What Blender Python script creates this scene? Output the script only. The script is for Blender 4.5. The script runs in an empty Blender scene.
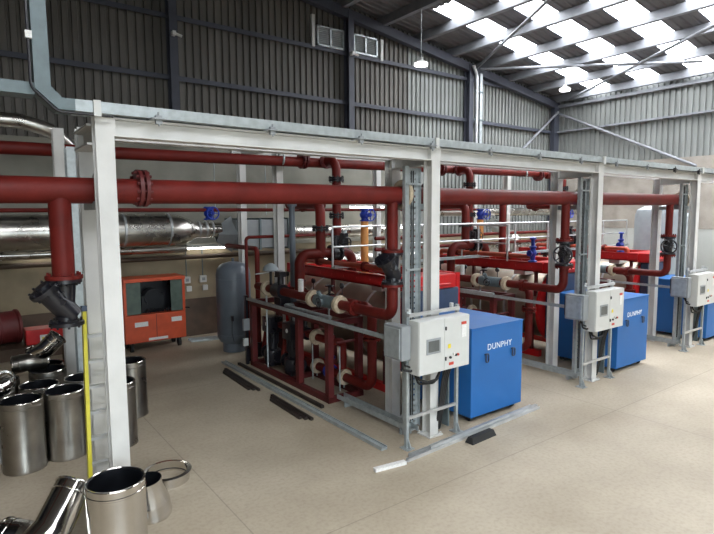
import bpy, bmesh, math, random
from mathutils import Vector, Matrix
random.seed(7)
PI = math.pi
COL = bpy.context.scene.collection
sc = bpy.context.scene

# ------------------------------------------------------------------ materials
def mat(name, col, rough=.5, metal=0., var=.12, scale=6., bump=0., bscale=40., emit=None, estr=0., col2=None, rvar=.1, stretch=None, thr=None, spec=None):
    m = bpy.data.materials.new(name); m.use_nodes = True
    nt = m.node_tree; N = nt.nodes; L = nt.links
    b = N['Principled BSDF']
    b.inputs['Metallic'].default_value = metal
    if spec is not None: b.inputs['Specular IOR Level'].default_value = spec
    tc = N.new('ShaderNodeTexCoord'); mp = N.new('ShaderNodeMapping')
    L.new(tc.outputs['Object'], mp.inputs[0])
    if stretch: mp.inputs['Scale'].default_value = stretch
    nz = N.new('ShaderNodeTexNoise'); nz.inputs['Scale'].default_value = scale; nz.inputs['Detail'].default_value = 6
    L.new(mp.outputs[0], nz.inputs[0])
    rp = N.new('ShaderNodeValToRGB')
    c2 = col2 or tuple(max(0, c * (1 - var)) for c in col)
    c1 = col if col2 else tuple(min(1, c * (1 + var)) for c in col)
    lo, hi = thr or (.35, .65)
    rp.color_ramp.elements[0].position = lo; rp.color_ramp.elements[1].position = hi
    rp.color_ramp.elements[0].color = (*c2, 1); rp.color_ramp.elements[1].color = (*c1, 1)
    L.new(nz.outputs[0], rp.inputs[0]); L.new(rp.outputs[0], b.inputs['Base Color'])
    mr = N.new('ShaderNodeMapRange')
    mr.inputs[3].default_value = max(0, rough - rvar); mr.inputs[4].default_value = min(1, rough + rvar)
    L.new(nz.outputs[0], mr.inputs[0]); L.new(mr.outputs[0], b.inputs['Roughness'])
    if bump:
        n2 = N.new('ShaderNodeTexNoise'); n2.inputs['Scale'].default_value = bscale
        bp = N.new('ShaderNodeBump'); bp.inputs['Strength'].default_value = bump; bp.inputs['Distance'].default_value = .02
        L.new(mp.outputs[0], n2.inputs[0]); L.new(n2.outputs[0], bp.inputs['Height']); L.new(bp.outputs[0], b.inputs['Normal'])
    if emit:
        b.inputs['Emission Color'].default_value = (*emit, 1); b.inputs['Emission Strength'].default_value = estr
    return m

M = {}
M['redpipe'] = mat('oxide_red_primer', (.115, .012, .009), .5, var=.2, scale=3, bump=.05, spec=.2)
M['redframe'] = mat('dark_red_frame', (.09, .010, .010), .5, var=.2, scale=5)
M['bright'] = mat('bright_red_paint', (.52, .012, .014), .35, var=.15, scale=3)
M['orangered'] = mat('orange_red_pipe', (.42, .07, .035), .4, var=.15)
M['white'] = mat('white_painted_steel', (.58, .58, .56), .45, var=.07, scale=2.5, bump=.03)
M['galv'] = mat('galvanised_steel', (.40, .44, .45), .42, .45, var=.12, scale=12)
M['galvd'] = mat('galvanised_dark', (.12, .155, .165), .5, .3, var=.12, scale=8)
M['alu'] = mat('aluminium_tube', (.6, .62, .63), .35, .7, var=.1)
M['steel'] = mat('bright_stainless', (.66, .64, .61), .13, 1., var=.14, scale=2.2, bump=.14, bscale=5, rvar=.08)
M['steel2'] = mat('dull_stainless', (.36, .34, .31), .3, 1., var=.2, scale=2.5, bump=.15, bscale=5)
M['clad'] = mat('duct_cladding', (.56, .54, .50), .28, 1., var=.15, scale=2, bump=.25, bscale=3)
M['boiler'] = mat('boiler_cladding', (.40, .34, .27), .42, .8, var=.15, scale=2, bump=.12, bscale=6)
M['black'] = mat('black_enamel', (.009, .009, .013), .3, var=.3, scale=6)
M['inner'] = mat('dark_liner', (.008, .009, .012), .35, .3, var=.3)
M['blue'] = mat('blue_enclosure', (.013, .12, .37), .5, var=.05, scale=2, bump=.02)
M['bluev'] = mat('blue_valve', (.012, .04, .34), .35, var=.2)
M['navy'] = mat('navy_door', (.035, .055, .10), .45, var=.1)
M['cream'] = mat('cream_flange', (.46, .38, .27), .6, var=.2, scale=15)
M['panel'] = mat('light_grey_enamel', (.56, .57, .55), .42, var=.03)
M['grey'] = mat('grey_box', (.27, .29, .30), .5, var=.05)
M['tank'] = mat('blue_grey_vessel', (.105, .125, .15), .42, var=.08, scale=3)
M['tankw'] = mat('pale_vessel', (.30, .34, .36), .5, var=.05)
M['genr'] = mat('orange_red_machine', (.56, .075, .022), .42, var=.12, scale=4)
M['green'] = mat('dull_green_panel', (.07, .10, .08), .5, var=.25, scale=5)
M['yellow'] = mat('yellow_fibreglass', (.62, .55, .035), .45, var=.08)
M['gas'] = mat('ochre_gas_pipe', (.60, .27, .075), .5, var=.12)
M['rubber'] = mat('black_rubber', (.015, .015, .015), .8, var=.3)
M['textw'] = mat('white_lettering', (.75, .8, .85), .5, var=.02)
M['screen'] = mat('grey_screen', (.10, .11, .11), .25, var=.1)
M['label'] = mat('white_label', (.7, .7, .68), .5, var=.1, scale=60)
M['redlab'] = mat('red_label', (.5, .05, .03), .5, var=.1)
M['yel'] = mat('yellow_warning', (.75, .6, .03), .5, var=.05)
M['wood'] = mat('brown_plywood', (.075, .047, .03), .6, var=.35, scale=2, bump=.1)
M['darkbar'] = mat('dark_steel_bar', (.035, .026, .022), .5, .3, var=.3)
M['girt'] = mat('building_steel_paint', (.05, .055, .075), .6, var=.15, scale=2)
M['girtl'] = mat('building_purlin_paint', (.20, .21, .23), .55, var=.15, scale=2)
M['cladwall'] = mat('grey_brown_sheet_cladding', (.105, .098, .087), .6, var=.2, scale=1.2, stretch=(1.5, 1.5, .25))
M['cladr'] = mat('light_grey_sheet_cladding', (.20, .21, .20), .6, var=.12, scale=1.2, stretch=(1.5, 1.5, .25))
M['roof'] = mat('roof_sheet', (.13, .128, .135), .7, var=.12, scale=1.5)
M['cement'] = mat('pale_concrete_panel', (.235, .23, .195), .85, var=.18, scale=.9, bump=.15, bscale=8)
M['lowwall'] = mat('beige_blockwork_paint', (.25, .205, .135), .85, var=.2, scale=1.3, bump=.1, bscale=8)
M['brownwall'] = mat('brown_rough_concrete', (.30, .27, .235), .9, var=.2, scale=1.6, bump=.4, bscale=14)
M['palepaint'] = mat('pale_painted_wall', (.42, .43, .41), .7, var=.06, scale=1)
M['lamp'] = mat('lamp_glow', (1, 1, 1), .5, emit=(1, .97, .98), estr=9)
M['tube'] = mat('fluorescent_glow', (1, 1, 1), .5, emit=(1, .98, .92), estr=14)
M['skyl'] = mat('backlit_rooflight_sheet', (.9, .92, .95), .5, emit=(.93, .96, 1.), estr=21.0)

# floor
def floor_mat():
    m = bpy.data.materials.new('dusty_concrete_floor'); m.use_nodes = True
    nt = m.node_tree; N = nt.nodes; L = nt.links; b = N['Principled BSDF']
    tc = N.new('ShaderNodeTexCoord')
    a = N.new('ShaderNodeTexNoise'); a.inputs['Scale'].default_value = .55; a.inputs['Detail'].default_value = 7; a.inputs['Roughness'].default_value = .6
    c = N.new('ShaderNodeTexNoise'); c.inputs['Scale'].default_value = 22; c.inputs['Detail'].default_value = 4
    L.new(tc.outputs['Object'], a.inputs[0]); L.new(tc.outputs['Object'], c.inputs[0])
    r = N.new('ShaderNodeValToRGB'); r.color_ramp.elements[0].position = .3; r.color_ramp.elements[1].position = .7
    r.color_ramp.elements[0].color = (.33, .275, .2, 1); r.color_ramp.elements[1].color = (.47, .41, .315, 1)
    L.new(a.outputs[0], r.inputs[0])
    r2 = N.new('ShaderNodeValToRGB'); r2.color_ramp.elements[0].position = .3; r2.color_ramp.elements[1].position = .55
    r2.color_ramp.elements[0].color = (.82, .8, .78, 1); r2.color_ramp.elements[1].color = (1, 1, 1, 1)
    L.new(c.outputs[0], r2.inputs[0])
    mx = N.new('ShaderNodeMix'); mx.data_type = 'RGBA'; mx.blend_type = 'MULTIPLY'; mx.inputs[0].default_value = .7
    L.new(r.outputs[0], mx.inputs[6]); L.new(r2.outputs[0], mx.inputs[7])
    # saw-cut joints one way, 5 m the other
    sx = N.new('ShaderNodeSeparateXYZ'); L.new(tc.outputs['Object'], sx.inputs[0])
    prev = mx.outputs[2]
    for ax, per, off in ((0, 6.2, 2.2), (1, 5.4, 4.3)):
        ad = N.new('ShaderNodeMath'); ad.operation = 'ADD'; ad.inputs[1].default_value = 100 * per - off
        md = N.new('ShaderNodeMath'); md.operation = 'MODULO'; md.inputs[1].default_value = per
        lt = N.new('ShaderNodeMath'); lt.operation = 'LESS_THAN'; lt.inputs[1].default_value = .014
        L.new(sx.outputs[ax], ad.inputs[0]); L.new(ad.outputs[0], md.inputs[0]); L.new(md.outputs[0], lt.inputs[0])
        k = N.new('ShaderNodeMath'); k.operation = 'MULTIPLY'; k.inputs[1].default_value = .45; L.new(lt.outputs[0], k.inputs[0])
        m2 = N.new('ShaderNodeMix'); m2.data_type = 'RGBA'; m2.inputs[7].default_value = (.16, .14, .11, 1)
        L.new(k.outputs[0], m2.inputs[0]); L.new(prev, m2.inputs[6]); prev = m2.outputs[2]
    L.new(prev, b.inputs['Base Color'])
    mr = N.new('ShaderNodeMapRange'); mr.inputs[3].default_value = .45; mr.inputs[4].default_value = .75
    L.new(a.outputs[0], mr.inputs[0]); L.new(mr.outputs[0], b.inputs['Roughness'])
    bp = N.new('ShaderNodeBump'); bp.inputs['Strength'].default_value = .15; bp.inputs['Distance'].default_value = .01
    L.new(c.outputs[0], bp.inputs['Height']); L.new(bp.outputs[0], b.inputs['Normal'])
    return m
M['floor'] = floor_mat()

# ------------------------------------------------------------------ mesh helpers
class MB:
    def __init__(s): s.bm = bmesh.new()
    def box(s, x0, x1, y0, y1, z0, z1, bev=0.):
        bm = bmesh.new()
        bmesh.ops.create_cube(bm, size=1)
        for v in bm.verts:
            v.co = Vector(((x0 + x1) / 2 + v.co.x * (x1 - x0), (y0 + y1) / 2 + v.co.y * (y1 - y0), (z0 + z1) / 2 + v.co.z * (z1 - z0)))
        if bev: bmesh.ops.bevel(bm, geom=bm.edges[:], offset=bev, segments=2, affect='EDGES', profile=.6)
        s._add(bm); return s
    def _add(s, bm, mtx=None):
        if mtx: bmesh.ops.transform(bm, matrix=mtx, verts=bm.verts)
        me = bpy.data.meshes.new('t'); bm.to_mesh(me); bm.free(); s.bm.from_mesh(me); bpy.data.meshes.remove(me)
    def bar(s, a, b, w, h=None, up=(0, 0, 1)):
        h = h or w; a = Vector(a); b = Vector(b); d = b - a; L = d.length; d.normalize()
        up = Vector(up)
        if abs(d.dot(up)) > .95: up = Vector((0, 1, 0))
        x = d.cross(up).normalized(); y = x.cross(d).normalized()
        bm = bmesh.new(); bmesh.ops.create_cube(bm, size=1)
        for v in bm.verts: v.co = a + d * L * (v.co.z + .5) + x * v.co.x * w + y * v.co.y * h
        bmesh.ops.recalc_face_normals(bm, faces=bm.faces)
        s._add(bm); return s
    def cyl(s, a, b, r, r2=None, seg=20, cap=True, bev=0):
        a = Vector(a); b = Vector(b); d = b - a; r2 = r if r2 is None else r2
        bm = bmesh.new(); bmesh.ops.create_cone(bm, cap_ends=cap, cap_tris=False, segments=seg, radius1=r, radius2=r2, depth=d.length)
        q = Vector((0, 0, 1)).rotation_difference(d.normalized())
        s._add(bm, Matrix.Translation((a + b) / 2) @ q.to_matrix().to_4x4()); return s
    def sph(s, c, r, sz=(1, 1, 1), seg=14):
        bm = bmesh.new(); bmesh.ops.create_uvsphere(bm, u_segments=seg, v_segments=seg // 2 + 2, radius=r)
        s._add(bm, Matrix.Translation(c) @ Matrix.Diagonal((*sz, 1))); return s
    def lathe(s, c, prof, axis=(0, 0, 1), seg=28):
        bm = bmesh.new(); rings = []
        for (r, z) in prof:
            if r < 1e-5: rings.append([bm.verts.new((0, 0, z))])
            else: rings.append([bm.verts.new((r * math.cos(2 * PI * k / seg), r * math.sin(2 * PI * k / seg), z)) for k in range(seg)])
        for A, B in zip(rings, rings[1:]):
            for k in range(seg):
                k2 = (k + 1) % seg
                f = [A[k % len(A)], A[k2 % len(A)], B[k2 % len(B)], B[k % len(B)]]
                u = []
                for v in f:
                    if v not in u: u.append(v)
                if len(u) > 2: bm.faces.new(u)
        bmesh.ops.recalc_face_normals(bm, faces=bm.faces)
        q = Vector((0, 0, 1)).rotation_difference(Vector(axis).normalized())
        s._add(bm, Matrix.Translation(c) @ q.to_matrix().to_4x4()); return s
    def pipe(s, pts, r, bend=None, seg=18, steps=7, cap=True):
        pts = [Vector(p) for p in pts]; bend = r * 2.6 if bend is None else bend
        path = [pts[0]]
        for i in range(1, len(pts) - 1):
            a, p, b = pts[i - 1], pts[i], pts[i + 1]
            d1 = (a - p).normalized(); d2 = (b - p).normalized()
            ang = d1.angle(d2)
            if ang > PI - .03: path.append(p); continue
            t = min(bend / math.tan(ang / 2), (a - p).length * .49, (b - p).length * .49); R = t * math.tan(ang / 2)
            cdir = (d1 + d2).normalized(); cen = p + cdir * (R / math.sin(ang / 2))
            s0 = p + d1 * t - cen; s1 = p + d2 * t - cen
            for k in range(steps + 1):
                path.append(cen + s0.normalized().slerp(s1.normalized(), k / steps) * R)
        path.append(pts[-1])
        bm = bmesh.new(); prev = None; nrm = None; rings = []
        for i, p in enumerate(path):
            if i == 0: d = path[1] - path[0]
            elif i == len(path) - 1: d = path[-1] - path[-2]
            else: d = (path[i + 1] - p).normalized() + (p - path[i - 1]).normalized()
            if d.length < 1e-6: continue
            d.normalize()
            if nrm is None:
                up = Vector((0, 0, 1)) if abs(d.z) < .9 else Vector((1, 0, 0)); nrm = d.cross(up).normalized()
            nrm = (nrm - d * nrm.dot(d)).normalized(); bi = d.cross(nrm)
            rings.append([bm.verts.new(p + r * (math.cos(2 * PI * k / seg) * nrm + math.sin(2 * PI * k / seg) * bi)) for k in range(seg)])
        for A, B in zip(rings, rings[1:]):
            for k in range(seg): bm.faces.new((A[k], A[(k + 1) % seg], B[(k + 1) % seg], B[k]))
        if cap: bm.faces.new(rings[0]); bm.faces.new(rings[-1])
        bmesh.ops.recalc_face_normals(bm, faces=bm.faces)
        s._add(bm); return s
    def torus(s, c, R, r, axis=(0, 0, 1), seg=24, rs=8):
        prof = [(R + r * math.cos(2 * PI * k / rs), r * math.sin(2 * PI * k / rs)) for k in range(rs + 1)]
        return s.lathe(c, prof, axis, seg)
    def flange(s, c, R, t=.035, axis=(0, 0, 1), bolts=8):
        ax = Vector(axis).normalized(); c = Vector(c)
        s.cyl(c - ax * t / 2, c + ax * t / 2, R, seg=24)
        up = Vector((0, 0, 1)) if abs(ax.z) < .9 else Vector((1, 0, 0)); u = ax.cross(up).normalized(); w = ax.cross(u)
        for k in range(bolts):
            a = 2 * PI * (k + .5) / bolts; p = c + (u * math.cos(a) + w * math.sin(a)) * R * .84
            s.cyl(p - ax * t * 1.3, p + ax * t * 1.3, R * .085, seg=6)
        return s
    def build(s, name, m, parent=None, smooth=True, loc=None, label=None):
        me = bpy.data.meshes.new(name)
        if loc is not None: bmesh.ops.translate(s.bm, verts=s.bm.verts, vec=-Vector(loc))
        s.bm.to_mesh(me); s.bm.free()
        me.materials.append(M[m] if isinstance(m, str) else m)
        o = bpy.data.objects.new(name, me); COL.objects.link(o)
        if loc is not None: o.location = loc
        if smooth:
            for p in me.polygons: p.use_smooth = True
            try: me.set_sharp_from_angle(angle=math.radians(38))
            except Exception: pass
        if parent:
            o.parent = parent
            # children are modelled in world coordinates: keep them there
            q = parent; off = Vector((0, 0, 0))
            while q: off += q.location; q = q.parent
            o.location = (Vector(loc) if loc is not None else Vector((0, 0, 0))) - off
        if label: o['label'] = label
        return o

def tag(o, label=None, cat=None, group=None, kind=None):
    if label: o['label'] = label
    if cat: o['category'] = cat
    if group: o['group'] = group
    if kind: o['kind'] = kind
    return o
def thing(name, loc, label, cat, group=None):
    o = bpy.data.objects.new(name, None); COL.objects.link(o); o.location = loc
    o.empty_display_size = .1
    return tag(o, label, cat, group)
def copy_tree(o, dx=None, parent=None, label=None):
    c = o.copy(); COL.objects.link(c)
    if parent: c.parent = parent
    if dx: c.location = o.location + Vector(dx)
    if label: c['label'] = label
    for ch in list(o.children): copy_tree(ch, None, c)
    return c
def struct(mb, name, m, parent=None, **k):
    o = mb.build(name, m, parent, **k)
    if not parent: o['kind'] = 'structure'
    return o

# ------------------------------------------------------------------ the building
XR, XL, YB, YF = 21., -7., 14., -9.
def roofz(x): return 8.1 + .137 * (XR - x) if x > 7 else 8.1 + .137 * (XR - 7) - .137 * (7 - x)
RIDGE = 7.

def corrugated(a, b, zb, zt, out, pitch=.2, dep=.055):
    """vertical trapezoid sheet from plan point a to b; zb, zt functions of the distance along the wall"""
    a = Vector(a); b = Vector(b); L = (b - a).length; d = (b - a) / L; out = Vector(out)
    bm = bmesh.new(); t = 0.; pts = []
    while t < L:
        for f, o in ((0, 0), (.56, 0), (.64, 1), (.92, 1)):
            if t + f * pitch <= L: pts.append((t + f * pitch, o * dep))
        t += pitch
    pts.append((L, 0))
    prev = None
    for (u, o) in pts:
        p = a + d * u - out * o
        lo = bm.verts.new((p.x, p.y, zb(u))); hi = bm.verts.new((p.x, p.y, zt(u)))
        if prev: bm.faces.new((prev[0], lo, hi, prev[1]))
        prev = (lo, hi)
    bmesh.ops.recalc_face_normals(bm, faces=bm.faces)
    mb = MB(); mb.bm.free(); mb.bm = bm
    return mb

f = MB().box(XL - .3, XR + .3, YF - .3, YB + .3, -.12, 0); struct(f, 'floor', 'floor', smooth=False)

# rear (gable) wall: block and concrete below, profiled sheet above
wb = MB(); wb.box(XL - .3, XR + .3, YB, YB + .25, 0, 2.35)
wall_back = struct(wb, 'wall_back', 'lowwall', smooth=False)
MB().box(XL, 12.6, YB - .03, YB + .2, 2.35, 4.95).build('concrete_panel', 'cement', wall_back, smooth=False)
XS = 12.6
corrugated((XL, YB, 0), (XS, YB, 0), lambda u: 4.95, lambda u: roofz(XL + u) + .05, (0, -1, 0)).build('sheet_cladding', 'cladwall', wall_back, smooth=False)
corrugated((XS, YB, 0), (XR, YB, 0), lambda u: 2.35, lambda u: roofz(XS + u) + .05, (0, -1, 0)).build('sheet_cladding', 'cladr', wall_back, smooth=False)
MB().box(XL, XR, YB + .06, YB + .12, 2.3, 12.3).build('outer_sheet', 'girt', wall_back, smooth=False)
lw = MB().box(XL, 6.2, YB - .05, YB, 0, 1.0)
lw.build('plywood_lining', 'wood', wall_back, smooth=False)

wr = MB().box(XR, XR + .25, YF, YB, 0, 2.6); wall_right = struct(wr, 'wall_right', 'palepaint', smooth=False)
MB().box(XR - .02, XR + .22, YF, YB, 2.6, 5.15).build('concrete_panel', 'brownwall', wall_right, smooth=False)
corrugated((XR, YB, 0), (XR, YF, 0), lambda u: 5.15, lambda u: 8.15, (-1, 0, 0)).build('sheet_cladding', 'cladr', wall_right, smooth=False)
MB().box(XR + .06, XR + .12, YF, YB, 5.1, 8.2).build('outer_sheet', 'girt', wall_right, smooth=False)
wl = MB().box(XL - .25, XL, YF, YB, 0, 2.5); wall_left = struct(wl, 'wall_left', 'lowwall', smooth=False)
corrugated((XL, YF, 0), (XL, YB, 0), lambda u: 2.5, lambda u: 8.15, (1, 0, 0)).build('sheet_cladding', 'girt', wall_left, smooth=False)
# front wall behind the camera with a tall open loading doorway
wf = MB(); DX0, DX1, DZ = -3.0, 6.0, 4.6
wf.box(XL - .3, DX0, YF - .25, YF, 0, 8.2).box(DX1, XR + .3, YF - .25, YF, 0, 8.2).box(DX0, DX1, YF - .25, YF, DZ, 8.2)
wf.box(XL + 3, XR - 3, YF - .25, YF, 8.2, 8.9).box(XL + 8, XR - 8, YF - .25, YF, 8.9, 9.6)
struct(wf, 'wall_front', 'cement', smooth=False)
df = MB().box(DX0 - .15, DX0, YF - .1, YF + .05, 0, DZ + .15).box(DX1, DX1 + .15, YF - .1, YF + .05, 0, DZ + .15).box(DX0, DX1, YF - .1, YF + .05, DZ, DZ + .15)
struct(df, 'trim_1', 'girt', smooth=False)

# roof: profiled sheet with rooflight strips running down the slope
SX = 12.0
STR = [(11.36, 12.24)]
while STR[-1][0] > -2.5: STR.append((STR[-1][0] - 1.83, STR[-1][1] - 1.83))
def slope_sheet(x0, x1, ya, yb, lift, th=.02):
    bm = bmesh.new(); vs = []
    z0 = roofz(x0) + lift; z1 = roofz(x1) + lift
    for (x, z) in ((x0, z0), (x1, z1)):
        for y in (ya, yb): vs.append(bm.verts.new((x, y, z)))
    for (x, z) in ((x0, z0), (x1, z1)):
        for y in (ya, yb): vs.append(bm.verts.new((x, y, z + th)))
    for q in ((0, 1, 3, 2), (4, 6, 7, 5), (0, 2, 6, 4), (1, 5, 7, 3), (0, 4, 5, 1), (2, 3, 7, 6)): bm.faces.new([vs[i] for i in q])
    bmesh.ops.recalc_face_normals(bm, faces=bm.faces)
    return bm
def ribbed_roof(x0, x1, ya, yb, pitch=.25):
    bm = bmesh.new(); y = ya; pts = []
    while y < yb:
        for f_, o in ((0, 0), (.55, 0), (.65, .035), (.88, .035)):
            if y + f_ * pitch < yb: pts.append((y + f_ * pitch, o))
        y += pitch
    pts.append((yb, 0)); prev = None
    for (yy, o) in pts:
        a = bm.verts.new((x0, yy, roofz(x0) + o)); b = bm.verts.new((x1, yy, roofz(x1) + o))
        if prev: bm.faces.new((prev[0], a, b, prev[1]))
        prev = (a, b)
    bmesh.ops.recalc_face_normals(bm, faces=bm.faces)
    return bm
ceil = MB()
edges = sorted(STR); ys = [YF] + [e for s_ in edges for e in s_] + [YB + .2]
for a, b in zip(ys[0::2], ys[1::2]): ceil._add(ribbed_roof(SX, XR + .2, a, b))
ceil._add(ribbed_roof(RIDGE, SX, YF, YB + .2)); ceil._add(ribbed_roof(XL - .2, RIDGE, YF, YB + .2))
struct(ceil, 'ceiling', 'roof', smooth=False)
for i, (a, b) in enumerate(STR):
    mb = MB(); mb._add(slope_sheet(SX, XR + .15, a, b, .045))
    o = struct(mb, 'window_%d' % (i + 1), 'skyl', smooth=False)
    o['label'] = 'translucent rooflight strip in the roof slope'
for i, y in enumerate((-1.2, -3.0, -4.8, -6.6)):  # glowing strips added out of view to brighten the left floor, not real rooflights
    mb = MB(); mb._add(slope_sheet(-5.5, 5.5, y - .9, y, -.03))
    o = struct(mb, 'window_%d' % (i + 31), 'skyl', smooth=False)
    o['label'] = 'unseen glowing strip added under the left roof slope to brighten the floor'
tn = 2
# purlins (parallel to Y) as Z sections
for k in range(9):
    x = 20.85 - .15 - 1.57 * k; z = roofz(x)
    if x < 7.3: break
    mb = MB(); mb.box(x - .035, x + .035, YF, YB, z - .26, z - .01)
    mb.box(x - .035, x + .13, YF, YB, z - .28, z - .26)
    struct(mb, 'trim_%d' % tn, 'girtl', smooth=False); tn += 1
for k in range(7):
    x = 6 - 1.9 * k; z = roofz(x)
    mb = MB(); mb.box(x - .035, x + .035, YF, YB, z - .22, z - .01)
    struct(mb, 'trim_%d' % tn, 'girt', smooth=False); tn += 1
# portal rafters and columns
def rafter(y, w, dep, m='girt'):
    global tn
    mb = MB()
    for (xa, xb) in ((RIDGE, XR - .05), (RIDGE, XL + .05)):
        za, zb = roofz(xa) - .24, roofz(xb) - .24
        bot = Vector((0, 0, -dep / 2))
        mb.bar(Vector((xa, y, za)) + bot, Vector((xb, y, zb)) + bot, w, dep)
    for x in (XR - .2, XL + .2): mb.box(x - .17, x + .17, y - w / 2, y + w / 2, 0, roofz(x) - .3)
    struct(mb, 'trim_%d' % tn, m, smooth=False); tn += 1
rafter(YB - .22, .2, .28)
for y in (8.0 - 7.4, -6.0): rafter(y, .2, .4)
# gable columns
for x in (4.57, 9.97, 15.37, -.8):
    mb = MB().box(x - .1, x + .1, YB - .12, YB - .1, 4.95, roofz(x) - .3).box(x - .1, x + .1, YB - .36, YB - .34, 4.95, roofz(x) - .3).box(x - .02, x + .02, YB - .34, YB - .12, 4.95, roofz(x) - .3)
    struct(mb, 'trim_%d' % tn, 'girt', smooth=False); tn += 1
# girts on both walls
for z in (6.66, 8.13):
    mb = MB(); x1 = XR if z < 8 else 17.9
    mb.box(XL, x1, YB - .15, YB - .01, z - .03, z + .03).box(XL, x1, YB - .16, YB - .13, z - .09, z + .03)
    struct(mb, 'trim_%d' % tn, 'girt', smooth=False); tn += 1
for z, w in ((6.64, .05), (7.72, .09)):
    mb = MB().box(XR - .16, XR - .01, YF, YB, z - w, z + w * .3)
    struct(mb, 'trim_%d' % tn, 'girtl', smooth=False); tn += 1
# wall and roof bracing tubes
for a, b in (((20.85, 13.75, 7.45), (20.85, 8.2, 4.8)), ((20.75, 13.6, 7.45), (17.9, 13.6, 5.4)),
             ((15.6, 13.6, roofz(15.6) - .35), (12.3, 7.6, roofz(12.3) - .35)),
             ((15.8, 13.6, roofz(15.8) - .35), (19.4, 7.6, roofz(19.4) - .35)),
             ((20.7, 13.2, roofz(20.7) - .3), (17.0, 6.4, roofz(17.) - .35))):
    mb = MB().cyl(a, b, .05, seg=12); struct(mb, 'trim_%d' % tn, 'girtl'); tn += 1
# louvred vents high in the gable wall
def louvre(n, x0, x1, z0, z1):
    y = YB - .2
    r = MB().box(x0, x1, y, y + .1, z0, z0 + .05).box(x0, x1, y, y + .1, z1 - .05, z1).box(x0, x0 + .05, y, y + .1, z0, z1).box(x1 - .05, x1, y, y + .1, z0, z1).box((x0 + x1) / 2 - .03, (x0 + x1) / 2 + .03, y, y + .1, z0, z1)
    o = struct(r, 'window_%d' % n, 'galv', smooth=False)
    s_ = MB(); z = z0 + .08
    while z < z1 - .05:
        s_.bar((x0 + .05, y + .06, z), (x1 - .05, y + .06, z), .07, .012, up=(0, -.6, 1)); z += .055
    s_.box(x0 + .05, x1 - .05, y + .1, y + .12, z0, z1)
    s_.build('louvre_slats', 'galv', o, smooth=False)
    return o
nwin = len(STR)
louvre(nwin + 1, 8.85, 9.82, 8.16, 8.74)
louvre(nwin + 2, 10.18, 11.12, 8.16, 8.74)
for x, z0, z1 in ((8.72, 8.1, 9.0), (11.3, 8.1, 8.75)):
    tag(MB().box(x - .05, x + .05, YB - .2, YB - .12, z0, z1).build('batten', 'panel'), 'pale upright batten beside the %s louvred vent high on the rear wall' % ('left' if x < 10 else 'right'), 'batten')

# ------------------------------------------------------------------ white steel gantry
g = thing('steel_gantry', (5.3, 5.35, 0), 'long white painted steel gantry of paired columns carrying the front red header pipe', 'gantry')
def hcol(x, y, zt, w=.26, t=.02, zb=0., wx=None):
    mb = MB(); wx = wx or w * .8
    mb.box(x - wx / 2, x + wx / 2, y - w / 2, y - w / 2 + t, zb, zt).box(x - wx / 2, x + wx / 2, y + w / 2 - t, y + w / 2, zb, zt).box(x - .012, x + .012, y - w / 2 + t, y + w / 2 - t, zb, zt)
    mb.box(x - w / 2 - .05, x + w / 2 + .05, y - w / 2 - .05, y + w / 2 + .05, zb, zb + .02)
    for sx in (-1, 1):
        for sy in (-1, 1): mb.cyl((x + sx * (w / 2 + .025), y + sy * (w / 2 + .025), zb + .02), (x + sx * (w / 2 + .025), y + sy * (w / 2 + .025), zb + .05), .012, seg=8)
    return mb
GX = [1.12, 5.34, 9.61, 13.87, 18.13]
for x in GX:
    hcol(x + .02, 5.46, 4.12, .165, .015, wx=.16).build('column', 'white', g, smooth=False)
    hcol(x + .02, 6.3, 4.11, .165, .015, wx=.17).build('column', 'white', g, smooth=False)
    MB().box(x - .1, x + .1, 5.545, 6.215, 3.86, 3.88).box(x - .1, x + .1, 5.545, 6.215, 4.03, 4.05).box(x - .01, x + .01, 5.545, 6.215, 3.88, 4.03).build('cross_beam', 'white', g, smooth=False)
    MB().box(x - .08, x - .02, 5.275, 5.305, 4.08, 4.22).build('lug', 'panel', g)
for y, zt in ((5.46, 4.10), (6.3, 4.11)):
    for xa, xb in zip(GX, GX[1:]):
        a, b = xa + .10, xb - .06; z0 = 3.93 if y < 6 else 4.0
        mb = MB().box(a, b, y - .08, y + .08, z0, z0 + .015).box(a, b, y - .08, y + .08, zt - .015, zt).box(a, b, y - .01, y + .01, z0 + .018, zt - .018)
        mb.box(a, a + .015, y - .08, y + .08, z0 + .015, zt - .015).box(b - .015, b, y - .08, y + .08, z0 + .015, zt - .015)
        mb.build('beam', 'white', g, smooth=False)

# cable tray on the gantry, turning up at its left end
ct = thing('cable_tray', (.9, 5.35, 4.19), 'galvanised cable tray along the top of the white gantry, rising vertically at its left end', 'cable tray')
mb = MB().box(.9, 18.2, 5.31, 5.325, 4.115, 4.215).box(.9, 18.2, 5.575, 5.59, 4.115, 4.215).box(.9, 18.2, 5.325, 5.575, 4.115, 4.125)
mb.build('straight_run', 'galv', ct, smooth=False)
def prism_xz(poly, y0, y1):
    mb = MB(); A = [mb.bm.verts.new((x, y0, z)) for x, z in poly]; B = [mb.bm.verts.new((x, y1, z)) for x, z in poly]
    mb.bm.faces.new(A); mb.bm.faces.new(B[::-1])
    for i in range(len(poly)): mb.bm.faces.new((A[i], A[i - 1], B[i - 1], B[i]))
    bmesh.ops.recalc_face_normals(mb.bm, faces=mb.bm.faces); return mb
prism_xz([(.60, 8.8), (.60, 4.27), (.77, 4.115), (.9, 4.115), (.9, 4.215), (.80, 4.215), (.72, 4.30), (.70, 8.8)], 5.31, 5.59).build('rising_run', 'galvd', ct, smooth=False)
MB().box(-2.5, .6, 5.34, 5.36, 4.22, 4.32).box(-2.5, .6, 5.36, 5.56, 4.22, 4.23).build('branch_run', 'galvd', ct, smooth=False)
MB().pipe([(.57, 5.29, 8.8), (.57, 5.29, 4.27), (.76, 5.29, 4.09), (1.2, 5.29, 4.09)], .011, .1).build('cable', 'black', ct)
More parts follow.
